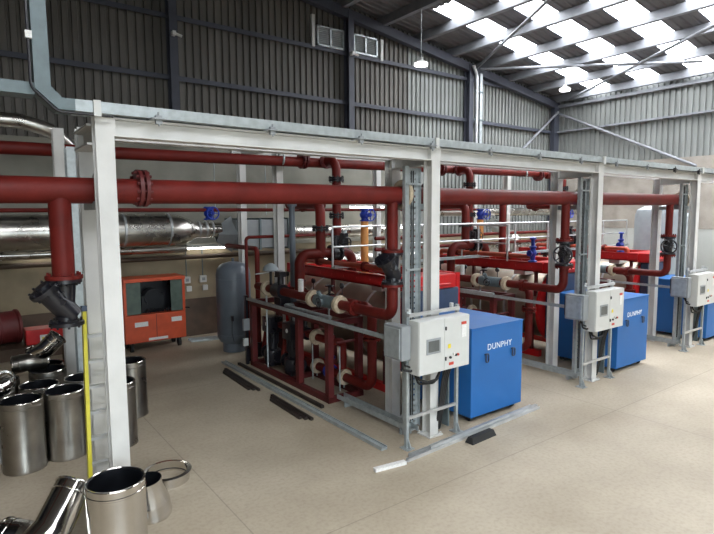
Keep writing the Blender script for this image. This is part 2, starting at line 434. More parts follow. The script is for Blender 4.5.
MB().box(.55, .60, 5.27, 5.31, 4.66, 4.72).build('clip', 'label', ct, smooth=False)
x = 1.6
while x < 17:
    MB().box(x - .03, x + .03, 5.27, 5.31, 4.06, 4.14).box(x - .07, x + .04, 5.24, 5.40, 4.10, 4.114).cyl((x, 5.28, 4.04), (x, 5.28, 4.17), .01, seg=8).build('clamp', 'black' if int(x * 10) % 2 else 'grey', ct, smooth=False); x += 1.2

# ------------------------------------------------------------------ header pipes
h = thing('header_pipe', (5.3, 5.8, 3.46), 'large oxide red header pipe running the full length of the gantry in front', 'pipe')
HZ = 3.48
mb = MB().pipe([(-3.5, 5.8, HZ - .05), (14.0, 5.8, HZ + .01)], .125, seg=32)
mb.sph((14.0, 5.8, HZ), .125, (.5, 1, 1), 20)
mb.build('pipe', 'redpipe', h)
for x in (1.52, 1.58, 5.62, 5.68): MB().flange((x, 5.8, HZ), .19, .035, (1, 0, 0), 12).build('flange', 'redframe', h)
for x in (5.12, 9.72, 13.98): MB().lathe((x, 5.8, HZ), [(.125, -.03), (.2, -.03), (.21, 0), (.2, .03), (.125, .03)], (1, 0, 0), 28).build('insulation_ring', 'cream', h)
for x in GX[:4]: MB().box(x - .04, x + .04, 5.545, 6.215, 3.26, 3.34).torus((x, 5.8, HZ), .132, .01, (1, 0, 0), 24, 6).build('pipe_support', 'galv', h, smooth=False)

RZ, RY = 4.37, 10.3
h2 = thing('header_pipe', (5.3, RY, RZ), 'oxide red header pipe high at the back, parallel to and behind the front one', 'pipe')
MB().pipe([(-3.5, RY, 4.25), (15.3, RY, 4.43)], .107, seg=24).build('pipe', 'redpipe', h2)
for x in (6.15, 6.23, 10.4, 10.48, 14.7, 14.78): MB().flange((x, RY, RZ + .02), .19, .035, (1, 0, 0), 8).build('flange', 'redframe', h2)
for x in (5.65, 9.2, 14): MB().torus((x, RY, RZ + .02), .135, .02, (1, 0, 0)).cyl((x, RY, RZ + .12), (x, RY, RZ + .45), .012, seg=6).build('hanger', 'galv', h2)

# thin red gas / water main along the wall side
t = thing('small_bore_pipe', (2, 10.9, 3.3), 'thin red pipe with blue valves, running along behind the front header', 'pipe')
MB().pipe([(-3, 10.9, 3.3), (12.6, 10.9, 3.32)], .038, seg=12).build('pipe', 'redpipe', t)
def bluevalve(c, parent, s=1., sidew=True):
    c = Vector(c)
    v = MB().cyl(c - Vector((0, 0, .13 * s)), c + Vector((0, 0, .13 * s)), .08 * s).cyl(c - Vector((0, 0, .15 * s)), c - Vector((0, 0, .12 * s)), .12 * s).cyl(c + Vector((0, 0, .12 * s)), c + Vector((0, 0, .15 * s)), .12 * s).sph(c, .12 * s, (1, 1, .9)).cyl(c, c + Vector((.0, -.24 * s, 0)), .045 * s).build('valve', 'bluev', parent)
    w = MB().torus(c + Vector((.0, -.25 * s, 0)), .14 * s, .016 * s, (0, 1, 0), 20, 6).bar(c + Vector((-.14 * s, -.25 * s, 0)), c + Vector((.14 * s, -.25 * s, 0)), .02 * s).bar(c + Vector((0, -.25 * s, -.14 * s)), c + Vector((0, -.25 * s, .14 * s)), .02 * s, up=(1, 0, 0))
    w.build('handwheel', 'bluev', v)
    return v
bluevalve((4.25, 10.9, 3.24), t, .9)

# ------------------------------------------------------------------ check valves and gate valves on the drops
def check_valve(c, parent, top, bot):
    """vertical black swing check valve with an inclined bonnet"""
    x, y = c; zm = (top + bot) / 2
    v = MB()
    v.lathe((x, y, bot), [(0, 0), (.155, 0), (.155, .035), (.1, .05), (.085, (top - bot) * .5), (.1, top - bot - .05), (.155, top - bot - .035), (.155, top - bot), (0, top - bot)])
    a = Vector((x - .17, y - .04, zm + .14)); b = Vector((x + .05, y, zm - .14))
    v.cyl(a, b, .105, seg=20); d = (a - b).normalized()
    v.flange(a, .15, .04, d, 8); v.cyl(a, a + d * .05, .07)
    v.cyl((x - .05, y - .13, zm + .02), (x + .05, y + .13, zm + .02), .03)
    for k in range(8):
        q = 2 * PI * k / 8
        for zz in (top - .02, bot + .02): v.cyl((x + .13 * math.cos(q), y + .13 * math.sin(q), zz - .04), (x + .13 * math.cos(q), y + .13 * math.sin(q), zz + .05), .012, seg=6)
    return v.build('check_valve', 'black', parent)
def gate_valve(c, parent, top, bot):
    x, y = c; zm = (top + bot) / 2
    v = MB()
    v.lathe((x, y, bot), [(0, 0), (.165, 0), (.165, .035), (.09, .05), (.1, (top - bot) * .35), (.125, (top - bot) * .5), (.1, (top - bot) * .65), (.09, top - bot - .05), (.165, top - bot - .035), (.165, top - bot), (0, top - bot)])
    v.cyl((x, y, zm), (x - .2, y - .1, zm), .05).cyl((x - .12, y - .06, zm), (x - .18, y - .09, zm), .08)
    for k in range(8):
        q = 2 * PI * k / 8
        for zz in (top - .02, bot + .02): v.cyl((x + .13 * math.cos(q), y + .13 * math.sin(q), zz - .04), (x + .13 * math.cos(q), y + .13 * math.sin(q), zz + .04), .012, seg=6)
    o = v.build('gate_valve', 'black', parent)
    ax = Vector((-.89, -.45, 0)); c0 = Vector((x, y, zm - .01)) + ax * .3
    w = MB().torus(c0, .16, .016, ax, 24, 8).cyl(c0 - ax * .1, c0 + ax * .02, .02)
    u = ax.cross(Vector((0, 0, 1))).normalized()
    for k in range(3):
        a_ = PI * k / 3 + .3; d = u * math.cos(a_) + Vector((0, 0, 1)) * math.sin(a_); w.cyl(c0 - d * .155, c0 + d * .155, .011, seg=8)
    w.build('handwheel', 'black', o)
    return o

def drop(x, yend, label, kind, top, bot, zl=1.74):
    o = thing('drop_pipe', (x, 5.8, zl), label, 'pipe', None)
    MB().pipe([(x, 5.8, HZ - .05), (x, 5.8, top)], .078 if yend else .1, seg=20).build('pipe', 'redpipe', o)
    MB().flange((x, 5.8, top + .018), .165, .035).build('flange', 'redpipe', o)
    (check_valve if kind == 'c' else gate_valve)((x, 5.8), o, top, bot)
    if yend:
        MB().flange((x, 5.8, bot - .018), .165, .035).build('flange', 'redpipe', o)
        MB().pipe([(x, 5.8, bot), (x, 5.8, zl), (x, yend, zl)], .08, .17, seg=20).build('elbow_pipe', 'redpipe', o)
        MB().flange((x, 6.7, zl), .125, .06, (0, 1, 0), 8).build('flange', 'redpipe', o)
        for yy in (7.12, 7.93, 9.65): 
            if yy < yend: MB().lathe((x, yy, zl), [(.075, -.05), (.14, -.045), (.15, 0), (.14, .045), (.075, .05)], (0, 1, 0), 22).build('insulated_flange', 'cream', o)
        v = MB().cyl((x, 7.25, zl), (x, 7.8, zl), .105).cyl((x, 7.5, zl), (x - .16, 7.5, zl), .05).cyl((x, 7.62, zl), (x - .1, 7.62, zl + .17), .035).build('balancing_valve', 'galvd', o)
        MB().torus((x - .17, 7.5, zl), .075, .012, (1, 0, 0), 18, 6).cyl((x - .18, 7.5, zl), (x - .16, 7.5, zl), .02).build('handwheel', 'black', v)
        MB().cyl((x, 8.35, zl + .08), (x, 8.35, zl + .30), .05).build('air_vent', 'label', o)
        MB().cyl((x, 9.0, zl), (x, 9.3, zl), .14).cyl((x, 9.1, zl), (x, 9.1, zl + .3), .06).box(x - .07, x + .07, 9.0, 9.2, zl + .28, zl + .38).build('actuator_valve', 'black', o)
    return o
drop(.80, None, 'short red drop pipe ending in an open black check valve, left of the nearest column', 'c', 2.60, 2.15)
drop(4.93, 10.1, 'red drop pipe with black check valve beside the second white column above the nearest pumps', 'c', 2.66, 2.21)
drop(9.18, 10.1, 'red drop pipe with black handwheel valve left of the third white column', 'g', 2.67, 2.21)
drop(13.44, 10.1, 'red drop pipe with black handwheel valve at the far right end of the header', 'g', 2.63, 2.21)

# ------------------------------------------------------------------ boilers
def make_boiler():
    X, Z, r = 6.75, 1.07, .76; y0, y1 = 7.0, 10.9
    o = thing('boiler', (X, 9, 0), '', 'boiler', 'horizontal shell boilers')
    MB().lathe((X, y0 + .1, Z), [(0, 0), (r - .03, 0), (r, .03), (r, y1 - y0 - .2), (r - .03, y1 - y0 - .17), (0, y1 - y0 - .17)], (0, 1, 0), 40).build('shell', 'boiler', o)
    sm = MB()
    for y in (8.0, 9.0, 10.0): sm.lathe((X, y, Z), [(r, -.03), (r + .008, -.03), (r + .008, .03), (r, .03)], (0, 1, 0), 40)
    sm.build('shell_band', 'alu', o)
    for y in (y0, y1 - .08): MB().lathe((X, y, Z), [(0, 0), (r + .09, 0), (r + .09, .08), (r, .08)], (0, 1, 0), 40).build('end_plate', 'bright', o)
    # front smoke box, navy doors and red hood
    MB().box(X - .62, X + .62, y0 - .22, y0 - .01, .42, 1.86, .03).build('front_door', 'navy', o, smooth=False)
    MB().box(X - .66, X + .5, y0 - .26, y0 + .3, 1.87, 2.12, .02).cyl((X - .5, y0 - .3, 1.95), (X + .3, y0 - .3, 1.95), .02).build('hood', 'bright', o, smooth=False)
    for sx in (-1, 1):
        x = X + sx * .68
        mb = MB().box(x - .05, x + .05, y0 + .02, y1 - .1, 1.90, 1.93).box(x - .05, x + .05, y0 + .02, y1 - .1, 2.08, 2.11).box(x - .05 if sx < 0 else x + .03, x - .03 if sx < 0 else x + .05, y0 + .02, y1 - .1, 1.9, 2.1)
        y = y0 + .3
        while y < y1 - .3: mb.cyl((x - .06 * 1, y, 2.0), (x - .04, y, 2.0), .02, seg=8); y += .42
        mb.build('top_channel', 'bright', o, smooth=False)
        for y in (y0 + .2, 9.0, y1 - .25): MB().box(x - .03, x + .03, y - .03, y + .03, 1.35, 1.9).build('bracket', 'redframe', o, smooth=False)
        MB().box(x - .06, x + .06, y0 + .05, y1 - .05, .0, .14).build('base_rail', 'bright', o, smooth=False)
        for y in (y0 + .3, 9.0, y1 - .4): MB().box(x - .05, x + .05, y - .05, y + .05, .12, .75).build('leg', 'redframe', o, smooth=False)
    MB().box(X + .74, X + .84, y0 - .04, y0 + .06, 0, 2.1).build('corner_post', 'bright', o, smooth=False)
    for yy in (y0 + .05, y1 - .2): MB().box(X - .68, X + .68, yy, yy + .08, 1.92, 2.06).build('cross_member', 'bright', o, smooth=False)
    # pipe lying along the channel
    MB().pipe([(X - .62, y0 + .35, 2.12), (X - .62, y0 + .35, 2.22), (X - .62, y1 - .7, 2.22), (X - .62, y1 - .7, 2.1)], .055, .08).build('top_pipe', 'orangered', o)
    for y in (8.0, 9.6): MB().flange((X - .62, y, 2.22), .095, .05, (0, 1, 0), 8).build('flange', 'redpipe', o)
    # small white junction box
    MB().box(X - .55, X - .15, 7.6, 7.9, 1.78, 1.89, .01).build('junction_box', 'panel', o, smooth=False)
    # safety valve: dark blue on the right
    return o
b1 = make_boiler(); bl = ['silver clad horizontal boiler with bright red frame behind the nearest blue enclosure',
    'silver clad horizontal boiler with bright red frame behind the middle blue enclosure',
    'silver clad horizontal boiler with bright red frame behind the farthest blue enclosure']
b1['label'] = bl[0]
for k in (1, 2): copy_tree(b1, (4.25 * k, 0, 0), label=bl[k])
# tall blue safety valves on the boilers
for k, (x, y) in enumerate(((10.32, 7.3), (14.75, 7.6))):
    o = thing('safety_valve', (x, y, 2.11), 'dark blue upright safety valve on the %s boiler red top frame' % ('middle' if k == 0 else 'farthest'), 'valve', None)
    MB().lathe((x, y, 2.11), [(0, 0), (.1, 0), (.1, .03), (.05, .05), (.06, .12), (.09, .2), (.06, .28), (.05, .3), (.08, .32), (.08, .35), (.04, .37), (.04, .5), (.07, .51), (.07, .54), (0, .56)]).build('body', 'bluev', o)
    MB().cyl((x - .12, y, 2.31), (x, y, 2.31), .04).flange((x - .12, y, 2.31), .07, .03, (1, 0, 0), 6).build('outlet', 'bluev', o)

# ------------------------------------------------------------------ blue burner enclosures
def lettering(txt, size, x, y, z, parent, m='textw'):
    cu = bpy.data.curves.new('lettering', 'FONT'); cu.body = txt; cu.size = size; cu.extrude = .002; cu.align_x = 'CENTER'; cu.align_y = 'CENTER'; cu.space_character = 1.12
    tmp = bpy.data.objects.new('tmp', cu); COL.objects.link(tmp)
    dg = bpy.context.evaluated_depsgraph_get(); me = bpy.data.meshes.new_from_object(tmp.evaluated_get(dg))
    bpy.data.objects.remove(tmp); me.transform(Matrix.Rotation(PI / 2, 4, 'X'))
    me.materials.clear(); me.materials.append(M[m])
    o = bpy.data.objects.new('lettering', me); COL.objects.link(o); o.parent = parent; o.location = Vector((x, y, z)) - parent.location
    return o
def make_box():
    x0, x1, y0, y1, z0, z1 = 6.10, 7.33, 5.34, 6.72, .09, 1.46
    o = thing('burner_enclosure', ((x0 + x1) / 2, y0, 0), '', 'enclosure', 'blue burner enclosures')
    mb = MB().box(x0, x1, y0, y1, z0, z1, .012); mb.build('casing', 'blue', o, smooth=False)
    MB().box(x0 - .01, x1 + .01, y0 - .01, y1, z1, z1 + .02, .005).build('lid', 'blue', o, smooth=False)
    for sx in (x0 + .1, x1 - .1):
        for sy in (y0 + .12, y1 - .12): MB().cyl((sx, sy, .05), (sx, sy + .001, .09), .03).cyl((sx - .02, sy, .045), (sx + .02, sy, .045), .045).build('castor', 'rubber', o)
    for x in (6.43, 7.07): MB().pipe([(x - .03, y0, 1.04), (x - .03, y0 - .03, 1.05), (x + .03, y0 - .03, 1.05), (x + .03, y0 - .03, .92), (x - .03, y0 - .03, .92), (x - .03, y0 - .03, 1.04)], .011, .03).build('handle', 'navy', o, label='dark blue recessed handle')
    lettering('DUNPHY', .135, 6.75, y0 - .003, 1.14, o)
    return o
e1 = make_box()
el = ['large blue burner enclosure on castors nearest the camera, lettered in white on its front',
      'blue burner enclosure behind the middle control panel, half hidden by the third white column',
      'blue burner enclosure at the far right, mostly hidden by the farthest column and panel']
e1['label'] = el[0]
for k in (1, 2): copy_tree(e1, (4.25 * k + .03 * k, 0, 0), label=el[k])

# ------------------------------------------------------------------ pump sets
def make_skid():
    X0, X1, Y0, Y1 = 4.88, 5.62, 7.4, 10.42
    o = thing('pump_skid', ((X0 + X1) / 2, 8.9, 0), '', 'pump set', 'red framed pump sets')
    mb = MB().box(X0, X0 + .09, Y0, Y1, 0, .1).box(X1 - .09, X1, Y0, Y1, 0, .1)
    mb.box(X0, X1, Y0, Y0 + .09, 0, .1).box(X0, X1, Y1 - .09, Y1, 0, .1).box(X0, X1, 8.9, 8.98, 0, .1)
    mb.build('base_frame', 'redframe', o, smooth=False)
    for (x, y) in ((X0 + .06, Y0 + .06), (X0 + .06, 8.45), (X1 - .06, Y0 + .06), (X0 + .06, Y1 - .06), (X1 - .06, Y1 - .06), (X1 - .06, 8.9)):
        MB().box(x - .055, x + .055, y - .055, y + .055, .1, 1.32).build('post', 'redframe', o, smooth=False)
    mb = MB().box(X0, X0 + .11, Y0, Y1, 1.32, 1.42).box(X1 - .11, X1, Y0, Y1, 1.32, 1.42)
    for y in (Y0, 8.4, 9.4, Y1 - .1): mb.box(X0, X1, y, y + .1, 1.32, 1.42)
    mb.build('top_frame', 'redframe', o, smooth=False)
    # return riser loop: low line -> riser -> high rear line
    mb = MB().pipe([(5.42, 10.0, .30), (5.42, 6.9, .30), (5.42, 6.9, 1.66), (5.42, 9.6, 1.66)], .08, .2, seg=20)
    mb.build('return_pipe', 'redpipe', o)
    MB().flange((5.42, 6.9, 1.14), .15, .03, (0, 0, 1), 8).flange((5.42, 6.9, 1.2), .15, .03, (0, 0, 1), 8).build('flange', 'redpipe', o)
    for y, z, x in ((7.7, .30, 5.42), (8.6, .30, 5.42), (9.5, .30, 5.42), (8.3, .95, 5.22), (9.3, .95, 5.22), (8.2, 1.66, 5.42), (9.2, 1.66, 5.42)):
        MB().lathe((x, y, z), [(.07, -.045), (.14, -.04), (.15, 0), (.14, .04), (.07, .045)], (0, 1, 0), 22).build('insulated_flange', 'cream', o)
    # middle line
    MB().pipe([(5.22, 10.0, .95), (5.22, 7.75, .95), (5.42, 7.75, .95), (5.42, 7.75, .36)], .07, .12).build('middle_pipe', 'redpipe', o)
    # blue butterfly valve on the low line
    v = MB().cyl((5.42, 8.1, .30), (5.42, 8.22, .30), .13).cyl((5.42, 8.16, .30), (5.42, 8.16, .54), .03).build('valve', 'bluev', o)
    MB().lathe((5.42, 8.16, .54), [(0, 0), (.1, 0), (.11, .02), (.1, .04), (0, .04)]).build('handwheel', 'bluev', v)
    v = MB().cyl((5.22, 8.6, .95), (5.22, 8.85, .95), .12).cyl((5.22, 8.7, .95), (5.22, 8.7, 1.2), .04).build('valve', 'black', o)
    MB().torus((5.22, 8.7, 1.2), .09, .012).bar((5.13, 8.7, 1.2), (5.31, 8.7, 1.2), .02).build('handwheel', 'black', v)
    # pumps
    for y in (9.0, 9.85):
        p = MB().lathe((5.12, y, .3), [(0, -.13), (.17, -.12), (.19, 0), (.17, .12), (.1, .15), (.1, .25), (0, .25)]).cyl((5.12, y - .28, .33), (5.12, y + .28, .33), .09).flange((5.12, y - .28, .33), .13, .03, (0, 1, 0)).flange((5.12, y + .28, .33), .13, .03, (0, 1, 0)).box(5.0, 5.24, y - .12, y + .12, .1, .2)
        p = p.build('pump', 'black', o)
        mo = MB().cyl((5.12, y, .55), (5.12, y, .8), .12).box(4.97, 5.27, y - .17, y + .17, .8, 1.12, .02)
        for k in range(12):
            a = 2 * PI * k / 12; mo.bar((5.12 + .12 * math.cos(a), y + .12 * math.sin(a), .56), (5.12 + .12 * math.cos(a), y + .12 * math.sin(a), .8), .02, .012)
        mo.build('motor', 'black', p)
        MB().cyl((4.962, y - .03, .98), (4.968, y - .03, .98), .04).build('badge', 'label', p)
        MB().pipe([(5.12, y + .28, .33), (5.12, y + .4, .33), (5.22, y + .4, .9)], .06, .08).build('pump_pipe', 'redpipe', o)
    for y in (8.15, 9.15, 10.1):
        c = MB().cyl((5.42, y - .06, 1.66), (5.42, y + .06, 1.66), .11).cyl((5.42, y, 1.66), (5.42, y, 1.9), .025).build('isolating_valve', 'black', o)
        MB().torus((5.42, y, 1.9), .08, .011, (0, 0, 1), 18, 6).bar((5.35, y, 1.9), (5.49, y, 1.9), .015).build('handwheel', 'black', c)
    MB().box(4.96, 5.2, 9.2, 9.45, 1.44, 1.62, .01).build('controller_box', 'black', o, smooth=False)
    MB().pipe([(5.0, 7.5, 1.46), (5.0, 9.1, 1.46), (5.2, 9.1, 1.46), (5.2, 9.1, .95)], .03, .05, seg=8).build('sensor_conduit', 'galv', o)
    for y in (7.5, 8.6, 9.6): MB().cyl((5.12, y, 1.0), (5.55, y, 1.0), .025, seg=8).build('cross_rail', 'redframe', o)
    # small bore vertical lines, gauges, brackets
    for x, y, z1 in ((4.95, 9.75, 1.6), (5.5, 8.3, 1.9)): MB().cyl((x, y, .1), (x, y, z1), .018, seg=8).build('drain_line', 'galv', o)
    for y in (7.6, 8.5, 9.5): MB().cyl((5.42, y + .12, .1), (5.42, y + .12, .3), .012, seg=6).cyl((5.25, y, .1), (5.25, y, .9), .012, seg=6).build('support_rod', 'galv', o)
    for y, z in ((7.75, 1.9), (8.7, 1.9), (9.7, 1.95)):
        MB().cyl((5.42, y, 1.78), (5.42, y, z), .01, seg=6).cyl((5.40, y, z + .04), (5.43, y, z + .04), .05, seg=16).build('gauge', 'black', o)
    return o
s1 = make_skid(); sl = ['red framed pump set with cream flanges and black pumps, nearest the camera',
    'red framed pump set between the nearest blue enclosure and the middle boiler',
    'red framed pump set farthest away, beside the farthest boiler']
s1['label'] = sl[0]
for k in (1, 2): copy_tree(s1, (4.25 * k, 0, 0), label=sl[k])

# ------------------------------------------------------------------ risers above the boilers
def make_riser():
    x = 6.66
    o = thing('riser_pipe', (x, 9.7, 2.0), '', 'pipe', 'risers from the boilers to the rear header')
    MB().pipe([(x, RY, RZ), (x, 9.70, RZ), (x, 9.70, 1.8)], .095, .24, seg=20).build('pipe', 'redpipe', o)
    for z in (3.98, 3.93, 3.2, 3.15): MB().flange((x, 9.70, z), .17, .035).build('flange', 'black' if z < 4 else 'redframe', o)
    MB().flange((x, RY - .22, RZ), .165, .035, (0, 1, 0)).build('flange', 'redframe', o)
    v = MB().cyl((x, 9.70, 2.45), (x, 9.70, 2.75), .12).cyl((x, 9.70, 2.6), (x, 9.45, 2.6), .05).box(x - .06, x + .06, 9.36, 9.5, 2.45, 2.8).build('valve', 'black', o)
    MB().torus((x, 9.33, 2.6), .11, .013, (0, 1, 0)).bar((x - .1, 9.33, 2.6), (x + .1, 9.33, 2.6), .02).build('handwheel', 'black', v)
    MB().cyl((x + .16, 9.65, 2.4), (x + .16, 9.65, 2.85), .06).build('strainer', 'galv', o)
    return o
def make_flow():
    x = 5.85
    o = thing('flow_pipe', (x, 9.1, 2.0), '', 'pipe', 'looped flow pipes above the boilers')
    MB().pipe([(x, 10.35, 3.42), (x, 9.1, 3.42), (x, 9.1, 2.35)], .1, .19, seg=20).build('pipe', 'redpipe', o)
    MB().flange((x, 9.1, 2.95), .17, .03).flange((x, 9.1, 2.9), .17, .03).build('flange', 'black', o)
    MB().pipe([(5.35, 9.1, 1.7), (5.35, 9.1, 2.42), (6.62, 9.1, 2.42), (6.62, 9.1, 1.8)], .1, .2, seg=20).build('loop_pipe', 'redpipe', o)
    MB().flange((6.1, 9.1, 2.42), .165, .035, (1, 0, 0)).flange((6.3, 9.1, 2.42), .165, .035, (1, 0, 0)).cyl((6.1, 9.1, 2.42), (6.3, 9.1, 2.42), .12).cyl((6.2, 9.1, 2.42), (6.2, 9.1, 2.75), .03).bar((6.2, 9.1, 2.74), (5.95, 9.0, 2.78), .03, .015).build('butterfly_valve', 'black', o)
    MB().flange((6.3, 10.35, 3.42), .001, .001).pipe([(x, 10.35, 3.42), (6.75, 10.35, 3.42)], .09, .1).flange((6.2, 10.35, 3.42), .16, .05, (1, 0, 0)).build('branch_pipe', 'redpipe', o)
    return o
def make_gas():
    x, y = 8.03, 10.5
    o = thing('gas_pipe', (x, y, 0), '', 'pipe', 'ochre gas pipes behind the boilers')
    MB().cyl((x, y, 0), (x, y, 3.05), .095).build('pipe', 'gas', o)
    bluevalve((x, y, 3.18), o, 1.0)
    MB().cyl((x, y, 1.2), (x, y, 1.26), .16).build('flange', 'gas', o)
    return o
for fn, base in ((make_riser, 'red riser pipe with black flanges joining the %s boiler to the rear header'), (make_flow, 'looped red pipe with black butterfly valve standing over the %s boiler'), (make_gas, 'upright ochre gas pipe topped by a blue valve, behind the %s boiler')):
    o = fn(); o['label'] = base % 'nearest'
    for k, w in ((1, 'middle'), (2, 'farthest')): copy_tree(o, (4.25 * k, 0, 0), label=base % w)

# ------------------------------------------------------------------ control panel stands
def shift(o, d):
    o.location = o.location + Vector(d)
def make_panel():
    o = thing('control_panel', (5.25, 5.1, 0), '', 'control panel', 'control panels on tube stands')
    x0, x1, y0, y1, z0, z1 = 4.77, 5.74, 4.95, 5.16, 1.06, 1.79
    for x in (4.77, 5.74):
        MB().box(x - .022, x + .022, 5.17, 5.214, .01, 1.9).box(x - .07, x + .07, 5.1, 5.26, 0, .012).bar((x, 5.12, .01), (x, 5.18, .14), .012, .05).build('stand_leg', 'galv', o, smooth=False)
    MB().box(4.79, 5.72, 5.175, 5.21, .4, .44).build('cross_rail', 'alu', o, smooth=False)
    MB().box(4.75, 5.72, 5.12, 5.165, 1.83, 1.875).cyl((4.8, 5.19, 1.85), (4.8, 5.19, 1.93), .03, seg=10).cyl((5.62, 5.19, 1.85), (5.62, 5.19, 1.93), .03, seg=10).build('top_rail', 'alu', o, smooth=False)
    c = MB().box(x0, x1, y0 + .02, y1, z0, z1, .006).build('cabinet', 'panel', o, smooth=False)
    for a, b in ((x0 + .005, 5.235), (5.24, x1 - .005)): MB().box(a, b, y0, y0 + .02, z0 + .005, z1 - .005, .004).build('door', 'panel', o, smooth=False)
    MB().box(4.9, 5.16, y0 - .01, y0, 1.33, 1.54, .003).build('touch_screen_bezel', 'grey', o, smooth=False)
    MB().box(4.93, 5.13, y0 - .013, y0 - .009, 1.36, 1.51).build('touch_screen', 'screen', o, smooth=False)
    for x, z, m in ((5.35, 1.23, 'black'), (5.42, 1.27, 'label'), (5.46, 1.25, 'black'), (5.50, 1.25, 'redlab')): MB().cyl((x, y0 - .02, z), (x, y0, z), .018, seg=12).build('switch', m, o)
    MB().box(5.31, 5.36, y0 - .004, y0, 1.36, 1.42).build('warning_label', 'yel', o, smooth=False)
    MB().box(5.33, 5.42, y0 - .004, y0, 1.12, 1.16).build('nameplate', 'redlab', o, smooth=False)
    MB().box(5.57, 5.67, y0 - .004, y0, 1.48, 1.68).build('document_label', 'label', o, smooth=False)
    MB().box(5.57, 5.67, y0 - .005, y0, 1.66, 1.70).build('label_header', 'redlab', o, smooth=False)
    for z in (1.2, 1.62): MB().box(5.25, 5.27, y0 - .015, y0, z, z + .05).build('door_lock', 'black', o, smooth=False)
    MB().pipe([(4.85, 5.08, 1.08), (4.87, 5.06, .98), (5.0, 5.04, .92), (5.2, 5.05, .92), (5.3, 5.1, 1.0), (5.32, 5.1, 1.08)], .018, .05, seg=10).pipe([(4.82, 5.1, 1.08), (4.9, 5.1, .9), (5.2, 5.1, .86), (5.36, 5.1, 1.08)], .016, .08, seg=10).build('cable_loop', 'rubber', o)
    cb = MB()
    for i in range(4): cb.pipe([(5.44 + .035 * i, 5.1, 1.08), (5.42 + .035 * i, 5.16, .85), (5.42 + .03 * i, 5.24, .3 + .02 * i), (5.44 + .03 * i, 5.32, .05)], .015, .1, seg=8)
    cb.build('cable_bundle', 'rubber', o)
    MB().box(5.60, 5.63, 5.22, 5.34, .1, 1.0).build('cable_channel', 'galvd', o, smooth=False)
    shift(o, (0, .12, 0)); return o
def make_isolator():
    o = thing('isolator_box', (4.7, 5.26, 1.28), '', 'electrical box', 'grey electrical boxes beside the control panels')
    MB().box(4.57, 4.73, 5.07, 5.44, 1.27, 1.73, .012).build('casing', 'grey', o, smooth=False)
    MB().box(4.555, 4.57, 5.1, 5.41, 1.3, 1.7, .005).build('cover', 'galv', o, smooth=False)
    MB().box(4.60, 4.70, 5.40, 5.47, 1.33, 1.68).build('gland_plate', 'black', o, smooth=False)
    MB().pipe([(4.64, 5.14, 1.27), (4.64, 5.12, 1.14), (4.76, 5.1, 1.1), (4.86, 5.08, 1.16)], .016, .04, seg=8).pipe([(4.68, 5.2, 1.27), (4.7, 5.16, 1.18), (4.8, 5.12, 1.14)], .014, .03, seg=8).build('cable', 'rubber', o)
    shift(o, (0, .12, 0)); return o
def make_ladder_tray():
    o = thing('vertical_cable_tray', (5.05, 5.6, 0), '', 'cable tray', 'upright perforated cable trays on the gantry columns')
    x0, x1, y = 5.08, 5.30, 5.66
    mb = MB().box(x0 - .07, x0, y - .04, y + .02, .02, 3.86).build('side_channel', 'galv', o, smooth=False)
    z = .1
    grid = MB()
    # perforated web: rungs and strips leave real holes
    for xx, ww in ((x0, .06), (x0 + .085, .05), (x0 + .16, .06)): grid.box(xx, xx + ww, y, y + .006, .1, 3.84)
    while z < 3.8: grid.box(x0, x1, y + .001, y + .005, z, z + .05); z += .08
    grid.box(x1 - .008, x1, y - .05, y, .1, 3.84)
    grid.build('perforated_web', 'galv', o, smooth=False)
    for z in (1.2, 2.4, 3.6): MB().box(x0 - .05, 5.28, y - .06, y - .04, z, z + .03).build('strap', 'galv', o, smooth=False)
    MB().pipe([(x0 + .06, y - .02, .2), (x0 + .06, y - .02, 3.8)], .007, seg=8).pipe([(x0 + .1, y - .02, .2), (x0 + .1, y - .02, 3.8)], .008, seg=8).build('cable', 'rubber', o)
    return o
lay = (('nearest second', 'nearest', 'second'), ('', 'middle', 'third'), ('', 'farthest', 'fourth'))
for fn, base in ((make_panel, 'pale grey two door control panel on a tube stand by the %s white front column'), (make_isolator, 'small grey electrical box left of the control panel by the %s white front column'), (make_ladder_tray, 'upright perforated galvanised cable tray beside the %s white front column')):
    o = fn(); o['label'] = base % 'second'
    for k, w in ((1, 'third'), (2, 'fourth')): copy_tree(o, (4.25 * k + (.05 if fn is not make_ladder_tray else .1), 0, 0), label=base % w)

# horizontal trays from stand to skid
for k, w in ((0, 'nearest'), (1, 'middle'), (2, 'farthest')):
    X = 4.79 + 4.25 * k
    mb = MB().box(X - .03, X - .024, 5.6, 10.3, 1.44, 1.485).box(X + .024, X + .03, 5.6, 10.3, 1.44, 1.485).box(X - .03, X + .03, 5.6, 10.3, 1.434, 1.44)
    y = 5.7
    while y < 10.2: mb.box(X - .031, X - .03, y, y + .05, 1.445, 1.475); y += .12
    tag(mb.build('cable_trunking', 'galv', smooth=False), 'galvanised trunking running back at waist height along the top of the %s pump set' % w, 'trunking', 'trunking along the pump sets')
    X = 5.02 + 4.25 * k
    mb = MB().box(X, X + .008, 5.5, 7.36, .08, .16).box(X + .14, X + .148, 5.5, 7.36, .08, .16)
    y = 5.55
    while y < 7.3: mb.box(X, X + .148, y, y + .03, .09, .10); y += .14
    for y in (5.7, 7.1): mb.box(X - .01, X + .158, y, y + .04, 0, .08)
    tag(mb.build('floor_cable_ladder', 'galv', smooth=False), 'low galvanised cable ladder on the floor in front of the %s pump set' % w, 'cable tray', 'low cable ladders on the floor')

